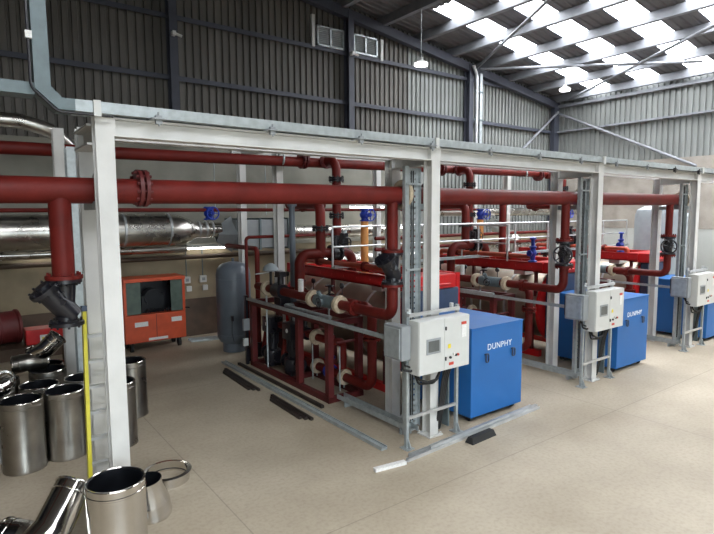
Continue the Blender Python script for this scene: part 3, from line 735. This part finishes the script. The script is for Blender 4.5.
# ------------------------------------------------------------------ handrail across the boiler tops
hr = thing('handrail', (10, 8.95, 1.95), 'galvanised two-rail handrail crossing above all the boilers', 'handrail')
MB().box(6.0, 17.6, 8.82, 8.95, 2.12, 2.18).build('toe_channel', 'galv', hr, smooth=False)
MB().cyl((6.0, 8.9, 2.95), (17.6, 8.9, 2.95), .022, seg=10).build('top_rail', 'alu', hr)
MB().cyl((6.0, 8.9, 2.55), (17.6, 8.9, 2.55), .018, seg=10).build('mid_rail', 'alu', hr)
x = 6.0
while x < 17.7: MB().cyl((x, 8.9, 2.15), (x, 8.9, 2.95), .022, seg=10).build('post', 'alu', hr); x += 1.45
hr2 = thing('handrail', (12, 7.2, 2.1), 'galvanised handrail along the front of the middle and farthest boilers', 'handrail')
MB().cyl((10.2, 10.7, 2.92), (10.2, 7.9, 2.92), .02, seg=10).cyl((10.2, 10.7, 2.5), (10.2, 7.9, 2.5), .018, seg=10).build('side_rail', 'alu', hr2)
for y in (7.9, 9.3, 10.7): MB().cyl((10.2, y, 2.1), (10.2, y, 2.92), .02, seg=10).build('post', 'alu', hr2)

# ------------------------------------------------------------------ rear supports
rc = thing('rear_pipe_frame', (5.3, 9.57, 0), 'white posts behind the pump sets that carry the rear red header', 'pipe frame')
for x, y, zt in ((5.3, 9.57 + 1.05, 4.17), (5.3, 11.45, 4.6), (9.5, 11.45, 4.6), (13.7, 11.45, 4.6), (13.3, 9.0, 4.6), (1.25, 9.2, 4.6), (17.9, 11.45, 4.6)):
    pass
for x, y in ((5.72, 10.6), (5.66, 12.35), (9.9, 12.35), (14.1, 12.35), (1.42, 10.1), (14.1, 11.0)):
    hcol(x, y, 4.62, .2, .014).build('post', 'white', rc, smooth=False)
MB().box(5.4, 18, 12.27, 12.43, 4.62, 4.78).build('beam', 'white', rc, smooth=False)
for x, ya in ((5.72, 10.5), (14.1, 10.9)): MB().box(x - .07, x + .07, ya, 12.27, 4.62, 4.76).build('cross_beam', 'white', rc, smooth=False)
o = hcol(1.42, 8.92, 4.2, .2, .015).build('steel_post', 'galv', smooth=False)
tag(o, 'pale grey steel post standing just behind the nearest pair of white columns', 'post')
o = MB().cyl((5.5, 9.62, 0), (5.5, 9.62, 3.42), .062).flange((5.5, 9.62, 3.4), .1, .03).build('grey_duct_pipe', 'tank')
tag(o, 'dark grey upright pipe among the red pipes at the rear of the nearest pump set', 'pipe')
# small bore red loops left of pump set
o = thing('heating_loop', (5.3, 10.8, 0), 'thin red pipe loops standing between the grey vessel and the nearest pump set', 'pipe')
MB().pipe([(5.0, 10.75, .3), (5.0, 10.75, 2.72), (7.6, 10.75, 2.72)], .035, .08, seg=10).build('outer_loop', 'redpipe', o)
MB().pipe([(5.35, 10.95, .3), (5.35, 10.95, 2.45), (5.35, 12.6, 2.45)], .055, .1).build('inner_loop', 'redpipe', o)
MB().cyl((5.0, 10.75, 0), (5.0, 10.75, .34), .06).cyl((5.35, 10.95, 0), (5.35, 10.95, .34), .08).build('foot', 'black', o)
o = thing('mushroom_vent', (4.93, 9.5, 1.822), 'white dome topped air separator over the nearest pump set', 'vent')
MB().cyl((4.93, 9.5, 1.822), (4.93, 9.5, 2.1), .03).build('stem', 'black', o)
MB().lathe((4.93, 9.5, 2.1), [(0, 0), (.15, 0), (.16, .02), (.12, .1), (.04, .15), (0, .155)]).build('dome', 'tankw', o)
MB().cyl((4.5, 9.3, 2.08), (5.3, 9.75, 2.06), .012, seg=6).build('sensor_pipe', 'galv', o)
# dark electrical box on post at the left end of skid
o = thing('starter_box', (4.86, 10.55, 0), 'narrow black electrical post with boxes at the left end of the nearest pump set', 'electrical box')
MB().box(4.83, 4.89, 10.5, 10.56, 0, 1.5).build('post', 'black', o, smooth=False)
MB().box(4.76, 4.9, 10.46, 10.52, .75, 1.0).build('box', 'grey', o, smooth=False)
MB().box(4.76, 4.86, 10.46, 10.52, .42, .58).build('socket', 'panel', o, smooth=False)

# ------------------------------------------------------------------ grey pressure vessel
o = thing('pressure_vessel', (5.14, 11.8, 0), 'tall blue grey pressure vessel with domed top standing by the rear wall', 'tank')
R_ = .40
MB().lathe((5.16, 11.85, 0), [(0, .16), (.2, .17), (.34, .24), (R_, .36), (R_, 1.83), (.37, 1.96), (.28, 2.06), (.12, 2.11), (0, 2.12)], seg=36).build('body', 'tank', o)
MB().lathe((5.16, 11.85, 0), [(.26, 0), (.28, 0), (.28, .22), (.26, .22)], seg=30).build('skirt', 'tank', o)
for z in (.42, 1.72): MB().torus((5.16, 11.85, z), R_ + .001, .006, seg=36).build('weld_seam', 'tank', o)
MB().box(4.93, 4.97, 11.44, 11.5, .78, .9).pipe([(4.95, 11.5, .8), (4.93, 11.47, .5), (4.97, 11.47, .3)], .008, .04, seg=6).build('gauge', 'black', o)
MB().cyl((5.16, 11.85, 2.1), (5.16, 11.85, 2.2), .03).build('nozzle', 'tank', o)

# ------------------------------------------------------------------ orange machine on castors
o = thing('welding_generator', (3.7, 13.3, 0), 'orange red wheeled machine with an open dark bay, against the rear wall', 'machine')
x0, x1, y0, y1 = 2.98, 4.40, 13.02, 13.68
MB().box(x0, x1, y0, y1, .22, .88, .015).build('lower_casing', 'genr', o, smooth=False)
MB().box(x0, x1, y0 - .05, y1, 1.66, 1.74, .01).build('lid', 'genr', o, smooth=False)
MB().box(x0, x0 + .06, y0, y1, .88, 1.66).build('side_post', 'genr', o, smooth=False)
MB().box(x1 - .06, x1, y0, y1, .88, 1.66).build('side_post', 'genr', o, smooth=False)
MB().box(x0 + .06, x1 - .06, y1 - .06, y1, .88, 1.66).build('back_panel', 'black', o, smooth=False)
MB().box(x0 + .06, x0 + .38, y0 + .01, y0 + .03, .9, 1.66).build('side_door', 'green', o, smooth=False)
MB().box(x1 - .34, x1 - .06, y0 + .01, y0 + .03, .9, 1.66).build('side_door', 'green', o, smooth=False)
en = MB().box(x0 + .45, x1 - .45, y0 + .2, y1 - .1, .88, 1.3).cyl((x0 + .7, y0 + .15, 1.25), (x0 + .7, y0 + .4, 1.25), .2)
for k in range(6): en.pipe([(x0 + .5 + .1 * k, y0 + .1, .9), (x0 + .55 + .1 * k, y0 + .08, 1.0), (x0 + .62 + .09 * k, y0 + .1, .91)], .02, .03, seg=8)
en.build('engine', 'inner', o)
MB().box(3.69, 3.70, y0 - .006, y0, .24, .86).build('door_gap', 'black', o, smooth=False)
for a, b, zz in ((3.2, 3.5, .66), (4.05, 4.3, .7)): MB().box(a, b, y0 - .006, y0, zz - .06, zz + .05).build('label_plate', 'label', o, smooth=False)
MB().box(3.5, 3.95, y0 - .008, y0, .25, .31).build('base_plate', 'label', o, smooth=False)
for x in (x0 + .15, x1 - .15):
    for y in (y0 + .1, y1 - .1): MB().cyl((x - .03, y, .1), (x + .03, y, .1), .1).box(x - .04, x + .04, y - .04, y + .04, .16, .23).build('castor', 'rubber', o)
MB().cyl((x1, y0, .95), (x1 + .08, y0 - .1, .95), .015, seg=8).build('handle', 'black', o)

# ------------------------------------------------------------------ silver flue duct along the rear wall
fd = thing('flue_duct', (1, 12.9, 2.85), 'silver clad flue duct along the rear wall stepping down to a grey silencer box', 'duct')
YD = 12.9
MB().pipe([(-3.5, YD, 2.87), (4.0, YD, 2.87)], .37, seg=32, cap=True).build('wide_duct', 'clad', fd)
MB().lathe((4.0, YD, 2.84), [(.37, 0), (.37, .1), (.35, .3), (.28, .5), (.20, .62), (.18, .75), (.18, 1.3)], (1, 0, 0), 28).build('reducer', 'clad', fd)
for x in (.6, 1.8, 3.0, 4.0): MB().lathe((x, YD, 2.87), [(.37, -.03), (.382, -.02), (.382, .02), (.37, .03)], (1, 0, 0), 32).build('joint_band', 'alu', fd)
for x in (4.75, 4.92, 5.08): MB().lathe((x, YD, 2.86), [(.18, -.03), (.2, -.02), (.2, .02), (.18, .03)], (1, 0, 0), 24).build('joint_band', 'alu', fd)
MB().lathe((5.2, YD, 2.72), [(.18, 0), (.46, .4)], (1, 0, 0), 4).build('silencer_cone', 'grey', fd, smooth=False)
sb = MB().box(5.58, 7.05, YD - .36, YD + .36, 2.36, 3.08, .01).build('silencer', 'grey', fd, smooth=False)
for x in (5.6, 6.2, 6.6, 7.02): MB().box(x, x + .05, YD - .4, YD + .4, 2.32, 3.12).build('silencer_flange', 'galvd', fd, smooth=False)
MB().lathe((7.05, YD, 2.72), [(.46, 0), (.18, .4), (.18, 3.4)], (1, 0, 0), 24).build('outlet_duct', 'clad', fd)
for x in (-1, 2.4, 5.2, 6.6): MB().cyl((x, YD, 3.2), (x, YD, 4.7), .012, seg=6).build('hanger_rod', 'galv', fd)
f2 = thing('flue_duct', (0, 12.4, 4.9), 'pale silver duct high above the rear left corner, ending just left of the gantry', 'duct')
MB().pipe([(-4, 12.3, 5.02), (1.1, 12.3, 5.02), (1.6, 12.3, 4.90), (2.0, 12.6, 4.6)], .14, .5, seg=24).build('duct', 'clad', f2)
f3 = thing('flue_duct', (1, 11.6, 2.3), 'slim silver duct under the wide one by the rear wall', 'duct')
MB().pipe([(-3.5, 13.4, 2.38), (4.6, 13.4, 2.38)], .1, seg=20).build('duct', 'clad', f3)
# low brown pipe along the wall and wall battens
o = MB().pipe([(-4, 13.86, 2.12), (9, 13.86, 2.12)], .06, seg=12).build('wall_pipe', 'wood'); tag(o, 'long brown pipe fixed along the rear wall below the silver duct', 'pipe')
# silver ducts at right rear
def duct(name, pts, r, m, label, bend=None):
    o = thing(name, Vector(pts[0]), label, 'duct'); MB().pipe(pts, r, bend, seg=24).build('duct', m, o)
    for a in (pts[0], pts[-1]): pass
    return o
duct('flue_duct', [(11.2, 11.6, 0), (11.2, 11.6, 2.2), (12.0, 13.3, 2.75)], .22, 'clad', 'silver flue bend rising behind the middle boiler', .4)
duct('flue_duct', [(15.4, 11.6, 0), (15.4, 11.6, 2.3), (16.4, 13.4, 2.8)], .22, 'clad', 'silver flue bend rising behind the farthest boiler', .4)
duct('flue_duct', [(12.2, 12.6, 3.25), (20.5, 12.6, 3.25)], .14, 'clad', 'narrow silver duct running right along the rear wall cladding')
duct('flue_duct', [(8.2, 12.8, 1.85), (20.5, 12.8, 1.85)], .25, 'clad', 'wide silver duct low along the rear wall behind the boilers')
# extra red pipes rear
for k, (a, b, r, lab) in enumerate((((9.0, 11.3, 2.55), (19, 11.3, 2.55), .05, 'thin red pipe along the rear behind the middle boiler, upper of the pair'), ((9.0, 11.3, 2.25), (19, 11.3, 2.25), .05, 'thin red pipe along the rear behind the middle boiler, lower of the pair'))):
    o = MB().pipe([a, b], r, seg=12).build('return_main', 'redpipe'); tag(o, lab, 'pipe')
o = MB().cyl((12.6, 9.95, .0), (12.6, 9.95, 3.6), .1).build('red_standpipe', 'redpipe'); tag(o, 'upright red pipe between the middle and farthest boilers', 'pipe')

# tanks at the far right
for x, y, r, z, lab in ((17.2, 7.7, .68, 3.42, 'tall pale grey domed tank seen between the third and fourth white columns'), (19.7, 8.3, .62, 3.2, 'pale grey tank at the far right partly behind the farthest column')):
    o = thing('buffer_tank', (x, y, 0), lab, 'tank')
    MB().lathe((x, y, 0), [(0, .1), (r, .12), (r, z - .32), (r * .92, z - .14), (r * .6, z - .03), (0, z)], seg=36).build('body', 'tankw', o)
    MB().lathe((x, y, 0), [(r * .8, 0), (r * .85, 0), (r * .85, .2), (r * .8, .2)], seg=30).build('skirt', 'tankw', o)
# stainless cabinet bits between rear columns (white clad units)
o = thing('water_treatment_unit', (11.9, 13, 0), 'white upright cabinet against the rear wall behind the middle boiler', 'cabinet')
MB().box(13.2, 14.2, 13.1, 13.8, 0, 2.1, .02).build('body', 'panel', o, smooth=False)
MB().box(13.25, 13.68, 13.09, 13.1, .1, 2.0).build('door', 'panel', o, smooth=False)
MB().box(13.72, 14.15, 13.09, 13.1, .1, 2.0).build('door', 'panel', o, smooth=False)

# ------------------------------------------------------------------ lights of the place
def high_bay(x, y, z, zt, lab):
    o = thing('high_bay_lamp', (x, y, z), lab, 'lamp', None)
    MB().cyl((x, y, z + .2), (x, y, zt), .012, seg=6).build('suspension_rod', 'galv', o)
    MB().lathe((x, y, z), [(.2, 0), (.19, .05), (.12, .1), (.05, .14), (.05, .2), (0, .21)]).build('reflector', 'panel', o)
    MB().lathe((x, y, z), [(0, -.04), (.19, -.03), (.2, .03), (0, .04)]).build('diffuser', 'lamp', o)
high_bay(11.31, 12, 7.58, roofz(11.31) - .01, 'lit high bay lamp on a long rod, left of the two in view')
high_bay(18.7, 12, 7.80, roofz(18.7) - .01, 'lit high bay lamp near the rear right corner of the roof')
tubes = (((4.72, 13.78), 1.2, 2.33, 'lit fluorescent tube on the rear wall above the sockets'), ((1.0, 13.78), 1.1, 2.4, 'lit fluorescent tube on the rear wall behind the left check valve'),
         ((8.6, 13.3), 1.4, 2.75, 'lit fluorescent tube behind the nearest boiler'), ((10.8, 13.3), 1.4, 2.75, 'lit fluorescent tube behind the nearest boiler, right of its twin'), ((9.6, 13.3), 1.4, 3.4, 'upper lit fluorescent tube behind the nearest boiler'))
for (x, y), L, z, lab in tubes:
    o = thing('fluorescent_light', (x, y, z), lab, 'light', 'fluorescent tubes at the rear wall')
    MB().box(x, x + L, y, y + .08, z + .04, z + .1).build('batten', 'panel', o, smooth=False)
    MB().cyl((x + .04, y + .02, z + .01), (x + L - .04, y + .02, z + .01), .022, seg=10).build('tube', 'tube', o)
    for xx in (x + .1, x + L - .1): MB().box(xx - .01, xx + .01, y + .04, YB, z + .08, z + .1).build('arm', 'galv', o, smooth=False)
# sockets with conduit drops
for x, w in ((4.78, 'left'), (5.22, 'right')):
    o = thing('wall_socket', (x, 13.95, 1.4), 'white wall sockets with grey conduit, %s of the pair by the grey vessel' % w, 'socket', None)
    MB().box(x - .09, x + .09, 13.92, 14.0, 1.42, 1.6, .01).build('box', 'panel', o, smooth=False)
    MB().box(x - .04, x + .04, 13.905, 13.92, 1.47, 1.55).build('cover', 'grey', o, smooth=False)
    MB().box(x - .02, x + .12, 13.93, 14.0, 1.2, 1.34, .01).build('lower_box', 'panel', o, smooth=False)
    MB().cyl((x, 13.97, 1.6), (x, 13.97, 2.3), .014, seg=8).build('conduit', 'galvd', o)
# small white security lamp on the rear column
for x, z, w in ((9.97, 8.05, 'centre'), (4.57, 7.62, 'left')):
    o = thing('wall_fitting', (x, 13.55, z), 'small white fitting high on the %s building column' % w, 'fitting', None)
    MB().box(x - .06, x + .02, 13.5, 13.65, z - .05, z + .05).build('body', 'label', o, smooth=False)
    MB().cyl((x, 13.55, z), (x + .16, 13.5, z - .06), .035, seg=10).build('lens', 'label', o)
# galvanised conduit risers beside the right gable column
o = thing('conduit_riser', (15.6, 13.7, 0), 'pair of pale galvanised conduits clipped up the gable column and hooked at the top', 'conduit')
MB().pipe([(15.55, 13.55, .0), (15.55, 13.55, 8.2), (15.3, 13.5, 8.5)], .06, .3, seg=12).build('wide_conduit', 'alu', o)
MB().box(15.75, 15.88, 13.56, 13.62, 0, 8.3).build('tray', 'galv', o, smooth=False)
for z in (5.6, 6.6, 7.6): MB().box(15.4, 15.9, 13.53, 13.56, z, z + .05).build('clip', 'galvd', o, smooth=False)

# ------------------------------------------------------------------ stainless flue sections on the floor
GRP = 'stainless flue sections standing at lower left'
def flue(x, y, r, hgt, label, m='steel', z=0., rot=None, thick=.02):
    o = thing('flue_section', (x, y, z), label, 'flue section', GRP)
    s_ = MB().lathe((x, y, z), [(r - .012, 0), (r + .006, 0), (r + .006, .035), (r, .045), (r, hgt - .09), (r + .005, hgt - .085), (r + .005, hgt - .07), (r, hgt - .065), (r, hgt - .01), (r - .012, hgt)], seg=48).build('outer_shell', m, o)
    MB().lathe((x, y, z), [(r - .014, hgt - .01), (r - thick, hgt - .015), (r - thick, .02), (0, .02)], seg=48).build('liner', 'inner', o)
    MB().torus((x, y, z + hgt - .004), r - .006, .008, seg=48, rs=6).build('rim', 'steel', o)
    if rot:
        o.rotation_euler = rot
    return o
flue(.98, 4.90, .245, .9, 'shiny flue section standing upright in the foreground before the nearest white column')
specs = [(.52, 7.86, 'dull flue section standing at the far left edge, front row of the pile'),
 (1.02, 7.96, 'dull flue section standing beside the yellow ladder, front row of the pile'),
 (1.66, 7.9, 'flue section standing just right of the nearest white column base'),
 (2.09, 8.95, 'outermost right flue section of the pile, behind the nearest white column'),
 (.78, 8.42, 'flue section in the second row, between the two front left ones'),
 (1.33, 8.42, 'flue section in the second row, behind the yellow ladder'),
 (.95, 8.97, 'flue section in the third row of the pile, left'),
 (1.9, 9.55, 'flue section at the back of the pile, left of the grey post'),
 (1.0, 9.55, 'flue section at the back left of the pile under the check valve'),
 (.35, 9.0, 'flue section at the left of the pile below the loose bends'),
 (.25, 8.4, 'flue section half out of view at the left edge of the second row')]
for i, (x, y, lab) in enumerate(specs): flue(x, y, .245, .9 if i not in (6, 7) else .96, lab, 'steel2')
def bend(pts, r, label, m='steel', ngon=3):
    o = thing('flue_bend', Vector(pts[0]), label, 'flue bend', 'loose stainless flue bends')
    P_ = [Vector(p) for p in pts]
    mb = MB().pipe(pts, r, r * 1.1, seg=32, steps=ngon, cap=False); mb.build('bend_shell', m, o)
    for a, b in ((P_[0], P_[1]), (P_[-1], P_[-2])):
        d = (b - a).normalized()
        MB().torus(a + d * .09, r, .007, d, 32, 6).build('seam', m, o)
        MB().torus(a, r, .012, d, 32, 6).build('rim', 'steel', o)
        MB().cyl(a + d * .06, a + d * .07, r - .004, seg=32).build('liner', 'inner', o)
    return o
bend([(.30, 5.30, .22), (.52, 5.42, .34), (.76, 5.66, .60)], .17, 'shiny jointed flue bend lying left of the foreground flue section')
bend([(.20, 5.95, .16), (.36, 5.75, .17), (.40, 5.45, .17)], .15, 'shiny flue bend lying at the bottom left corner')
bend([(.80, 9.25, 1.12), (.95, 9.1, 1.22), (1.12, 9.05, 1.40)], .13, 'shiny flue bend lying on top of the pile below the check valve')
bend([(.55, 9.2, 1.03), (.75, 9.15, 1.06), (.95, 9.2, 1.03)], .13, 'dull flue bend lying on the back of the pile', 'steel2')
bend([(.20, 7.95, 1.02), (.38, 8.1, 1.05), (.38, 8.4, 1.04)], .12, 'shiny flue bend lying on the front flue sections at the left edge')
# reducer leaning and ring
o = thing('flue_reducer', (1.52, 5.72, 0), 'tapered stainless reducer standing between the foreground flue section and the flat ring', 'flue reducer')
MB().lathe((1.5, 5.74, 0), [(.2, 0), (.205, .03), (.2, .04), (.2, .16), (.195, .18), (.15, .36), (.15, .42)], (-.12, -.05, 1), 36).build('shell', 'steel', o)
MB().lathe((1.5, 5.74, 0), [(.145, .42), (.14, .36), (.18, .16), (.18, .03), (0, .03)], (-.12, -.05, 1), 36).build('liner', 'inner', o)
o = thing('flue_collar', (1.87, 6.42, 0), 'wide flat stainless ring lying on the floor beside the nearest white column', 'ring')
MB().lathe((1.87, 6.42, 0), [(.24, 0), (.26, 0), (.26, .1), (.285, .105), (.285, .12), (.235, .125), (.235, .11), (.24, .1), (.24, 0)], seg=48).build('ring', 'steel', o)
MB().torus((1.87, 6.42, .03), .243, .008, seg=40, rs=6).build('gasket', 'rubber', o)

# yellow stepladder behind column
o = thing('stepladder', (1.05, 5.8, 0), 'yellow stiled ladder with aluminium rungs leaning behind the nearest white column', 'ladder')
A0, A1 = Vector((.90, 5.70, 0)), Vector((1.00, 6.08, 2.22)); off = Vector((.30, .0, 0))
for q in (Vector((0, 0, 0)), off):
    MB().bar(A0 + q, A1 + q, .035, .075).build('stile', 'yellow', o, smooth=False)
    MB().bar(A1 + q, A1 + q + (A1 - A0).normalized() * .06, .05, .09).build('end_cap', 'navy', o, smooth=False)
    MB().bar(A0 + q, A0 + q + (A1 - A0).normalized() * .06, .05, .09).build('foot', 'rubber', o, smooth=False)
for k in range(8):
    p = A0 + (A1 - A0) * (.08 + .115 * k); MB().bar(p, p + off, .06, .03, up=(0, 0, 1)).build('rung', 'alu', o, smooth=False)

# red box and bits at the left rear
o = thing('red_tool_case', (1.1, 10.6, 0), 'small red case with a yellow and white label, behind the flue pile', 'case')
MB().box(.84, 1.42, 10.7, 11.1, .98, 1.24, .02).build('case', 'bright', o, smooth=False)
MB().box(1.05, 1.22, 10.69, 10.7, 1.0, 1.14).build('label_plate', 'label', o, smooth=False)
MB().box(1.08, 1.18, 10.685, 10.69, 1.02, 1.1).build('yellow_mark', 'yel', o, smooth=False)
o = thing('work_bench', (1.0, 10.9, 0), 'dark bench at the back left carrying the red case', 'bench')
MB().box(-1.2, 1.6, 10.55, 11.4, .92, .98).build('top', 'wood', o, smooth=False)
for x in (-1.1, 1.5):
    for y in (10.62, 11.32): MB().box(x - .04, x + .04, y - .04, y + .04, 0, .92).build('leg', 'wood', o, smooth=False)
o = thing('red_cylinder', (.5, 11.2, .98), 'dark red drum lying on the bench at the left edge', 'drum')
MB().lathe((.35, 11.0, 1.28), [(0, 0), (.28, 0), (.3, .02), (.3, .1), (.28, .12), (.28, .36), (.3, .38), (.3, .42), (0, .42)], (1, .2, 0), 28).build('drum', 'redframe', o)

# ------------------------------------------------------------------ loose steel on the floor
o = MB().box(4.44, 4.54, 5.45, 10.95, 0, .03).box(4.44, 4.45, 5.45, 10.95, .03, .05).box(4.53, 4.54, 5.45, 10.95, .03, .05).build('floor_channel', 'galv', smooth=False)
tag(o, 'long pale steel channel lying on the floor parallel to the nearest pump set', 'steel channel')
for i, (a, b, w) in enumerate((((4.30, 10.4), (4.25, 8.75), 'farther from'), ((4.30, 8.35), (4.27, 6.95), 'nearer to'))):
    mb = MB()
    for k in range(3): mb.bar((a[0] - .06 * k, a[1] - .1 * k, .02 + .001 * k), (b[0] - .06 * k, b[1] + .08 * k, .02), .05, .04)
    o = mb.build('steel_offcuts', 'darkbar', smooth=False); tag(o, 'dark steel angle lengths beside the pale channel, bundle %s the camera' % w, 'steel lengths', 'dark steel lengths on the floor')
o = MB().box(4.66, 4.72, 7.3, 10.6, 0, .05).build('pallet_bearer', 'darkbar', smooth=False); tag(o, 'long dark bar on the floor tight against the nearest pump set', 'steel bar')
def strut(a, b, z, lab):
    mb = MB(); a = Vector((*a, z)); b = Vector((*b, z)); d = (b - a).normalized(); n = Vector((-d.y, d.x, 0))
    for s_ in (-1, 1): mb.bar(a + n * .02 * s_ + Vector((0, 0, .02)), b + n * .02 * s_ + Vector((0, 0, .02)), .004, .04)
    for s_ in (-1, 1): mb.bar(a + n * .014 * s_ + Vector((0, 0, .04)), b + n * .014 * s_ + Vector((0, 0, .04)), .012, .004)
    L = (b - a).length; k = 0.
    while k < L - .03: mb.bar(a + d * k + Vector((0, 0, .002)), a + d * (k + .035) + Vector((0, 0, .002)), .04, .004); k += .06
    o = mb.build('strut_channel', 'alu', smooth=False); tag(o, lab, 'strut', 'galvanised strut lengths on the floor')
strut((4.50, 5.00), (7.5, 5.12), .001, 'slotted galvanised strut before the nearest blue enclosure, nearest the camera of the bundle')
strut((4.62, 5.09), (7.55, 5.20), .001, 'slotted galvanised strut before the nearest blue enclosure, middle of the bundle')
strut((4.95, 5.04), (7.35, 5.16), .046, 'slotted galvanised strut lying on top of the other two')
o = MB().box(0, .1, 0, .1, 0, .1)
o.bm.free(); o.bm = bmesh.new()
w0 = [(-.27, -.07, 0), (.27, -.07, 0), (.27, .07, 0), (-.27, .07, 0), (-.24, -.04, .085), (.24, -.04, .085), (.24, .04, .085), (-.24, .04, .085)]
vs = [o.bm.verts.new(v) for v in w0]
for q in ((3, 2, 1, 0), (4, 5, 6, 7), (0, 1, 5, 4), (1, 2, 6, 5), (2, 3, 7, 6), (3, 0, 4, 7)): o.bm.faces.new([vs[i] for i in q])
o = o.build('support_block', 'rubber', smooth=False); o.location = (5.82, 4.90, 0); o.rotation_euler = (0, 0, .05)
tag(o, 'black rubber support block lying against the galvanised struts', 'block')
o = MB().bar((4.0, 5.05, .02), (4.45, 4.98, .02), .07, .04).build('pipe_offcut', 'label', smooth=False); tag(o, 'short pale offcut on the floor left of the struts', 'offcut')
o = MB()
for k in range(3): o.bar((4.6, 13.5 - .12 * k, .03), (5.9, 13.2 - .12 * k, .03), .07, .05)
o = o.build('wall_channels', 'galv', smooth=False); tag(o, 'galvanised channels lying on the floor by the rear wall left of the grey vessel', 'steel lengths')

# ------------------------------------------------------------------ light
w = bpy.data.worlds.new('World'); sc.world = w; w.use_nodes = True
nt = w.node_tree; bg = nt.nodes['Background']
sky = nt.nodes.new('ShaderNodeTexSky'); sky.sky_type = 'HOSEK_WILKIE'; sky.turbidity = 8; sky.sun_direction = (.3, -.5, .8)
nt.links.new(sky.outputs[0], bg.inputs[0]); bg.inputs[1].default_value = 1.0
def area(loc, target, sx, sy, power, col=(1, 1, 1)):
    l = bpy.data.lights.new('daylight', 'AREA'); l.shape = 'RECTANGLE'; l.size = sx; l.size_y = sy; l.energy = power; l.color = col
    o = bpy.data.objects.new('daylight_through_doorway', l); COL.objects.link(o); o.location = loc
    o.rotation_euler = (Vector(target) - Vector(loc)).to_track_quat('-Z', 'Y').to_euler(); return o
a_ = area(((DX0 + DX1) / 2, YF - .3, DZ / 2 + .1), ((DX0 + DX1) / 2 + 1.2, YF + 9, -.6), DX1 - DX0 - .1, DZ - .3, 230, (.80, .93, 1))
a_.data.spread = math.radians(75)

# ------------------------------------------------------------------ camera
F, CX, CY = 538., 357., 267.
def vp(u, v): return Vector((u - CX, -(v - CY), -F)).normalized()
ex = vp(1085, 209.5); ez = -vp(400, 5700); ez = (ez - ex * ez.dot(ex)).normalized(); ey = ez.cross(ex)
Rm = Matrix((ex, ey, ez))
cam = bpy.data.cameras.new('camera'); co = bpy.data.objects.new('camera', cam); COL.objects.link(co)
cam.sensor_width = 36; cam.lens = F / 714 * 36; cam.clip_start = .05; cam.clip_end = 200
co.matrix_world = Matrix.Translation((0, 0, 3.2)) @ Rm.to_4x4()
sc.camera = co
vs_ = sc.view_settings; vs_.view_transform = 'Standard'; vs_.look = 'None'; vs_.exposure = -0.13; vs_.gamma = 1; vs_.use_curve_mapping = False
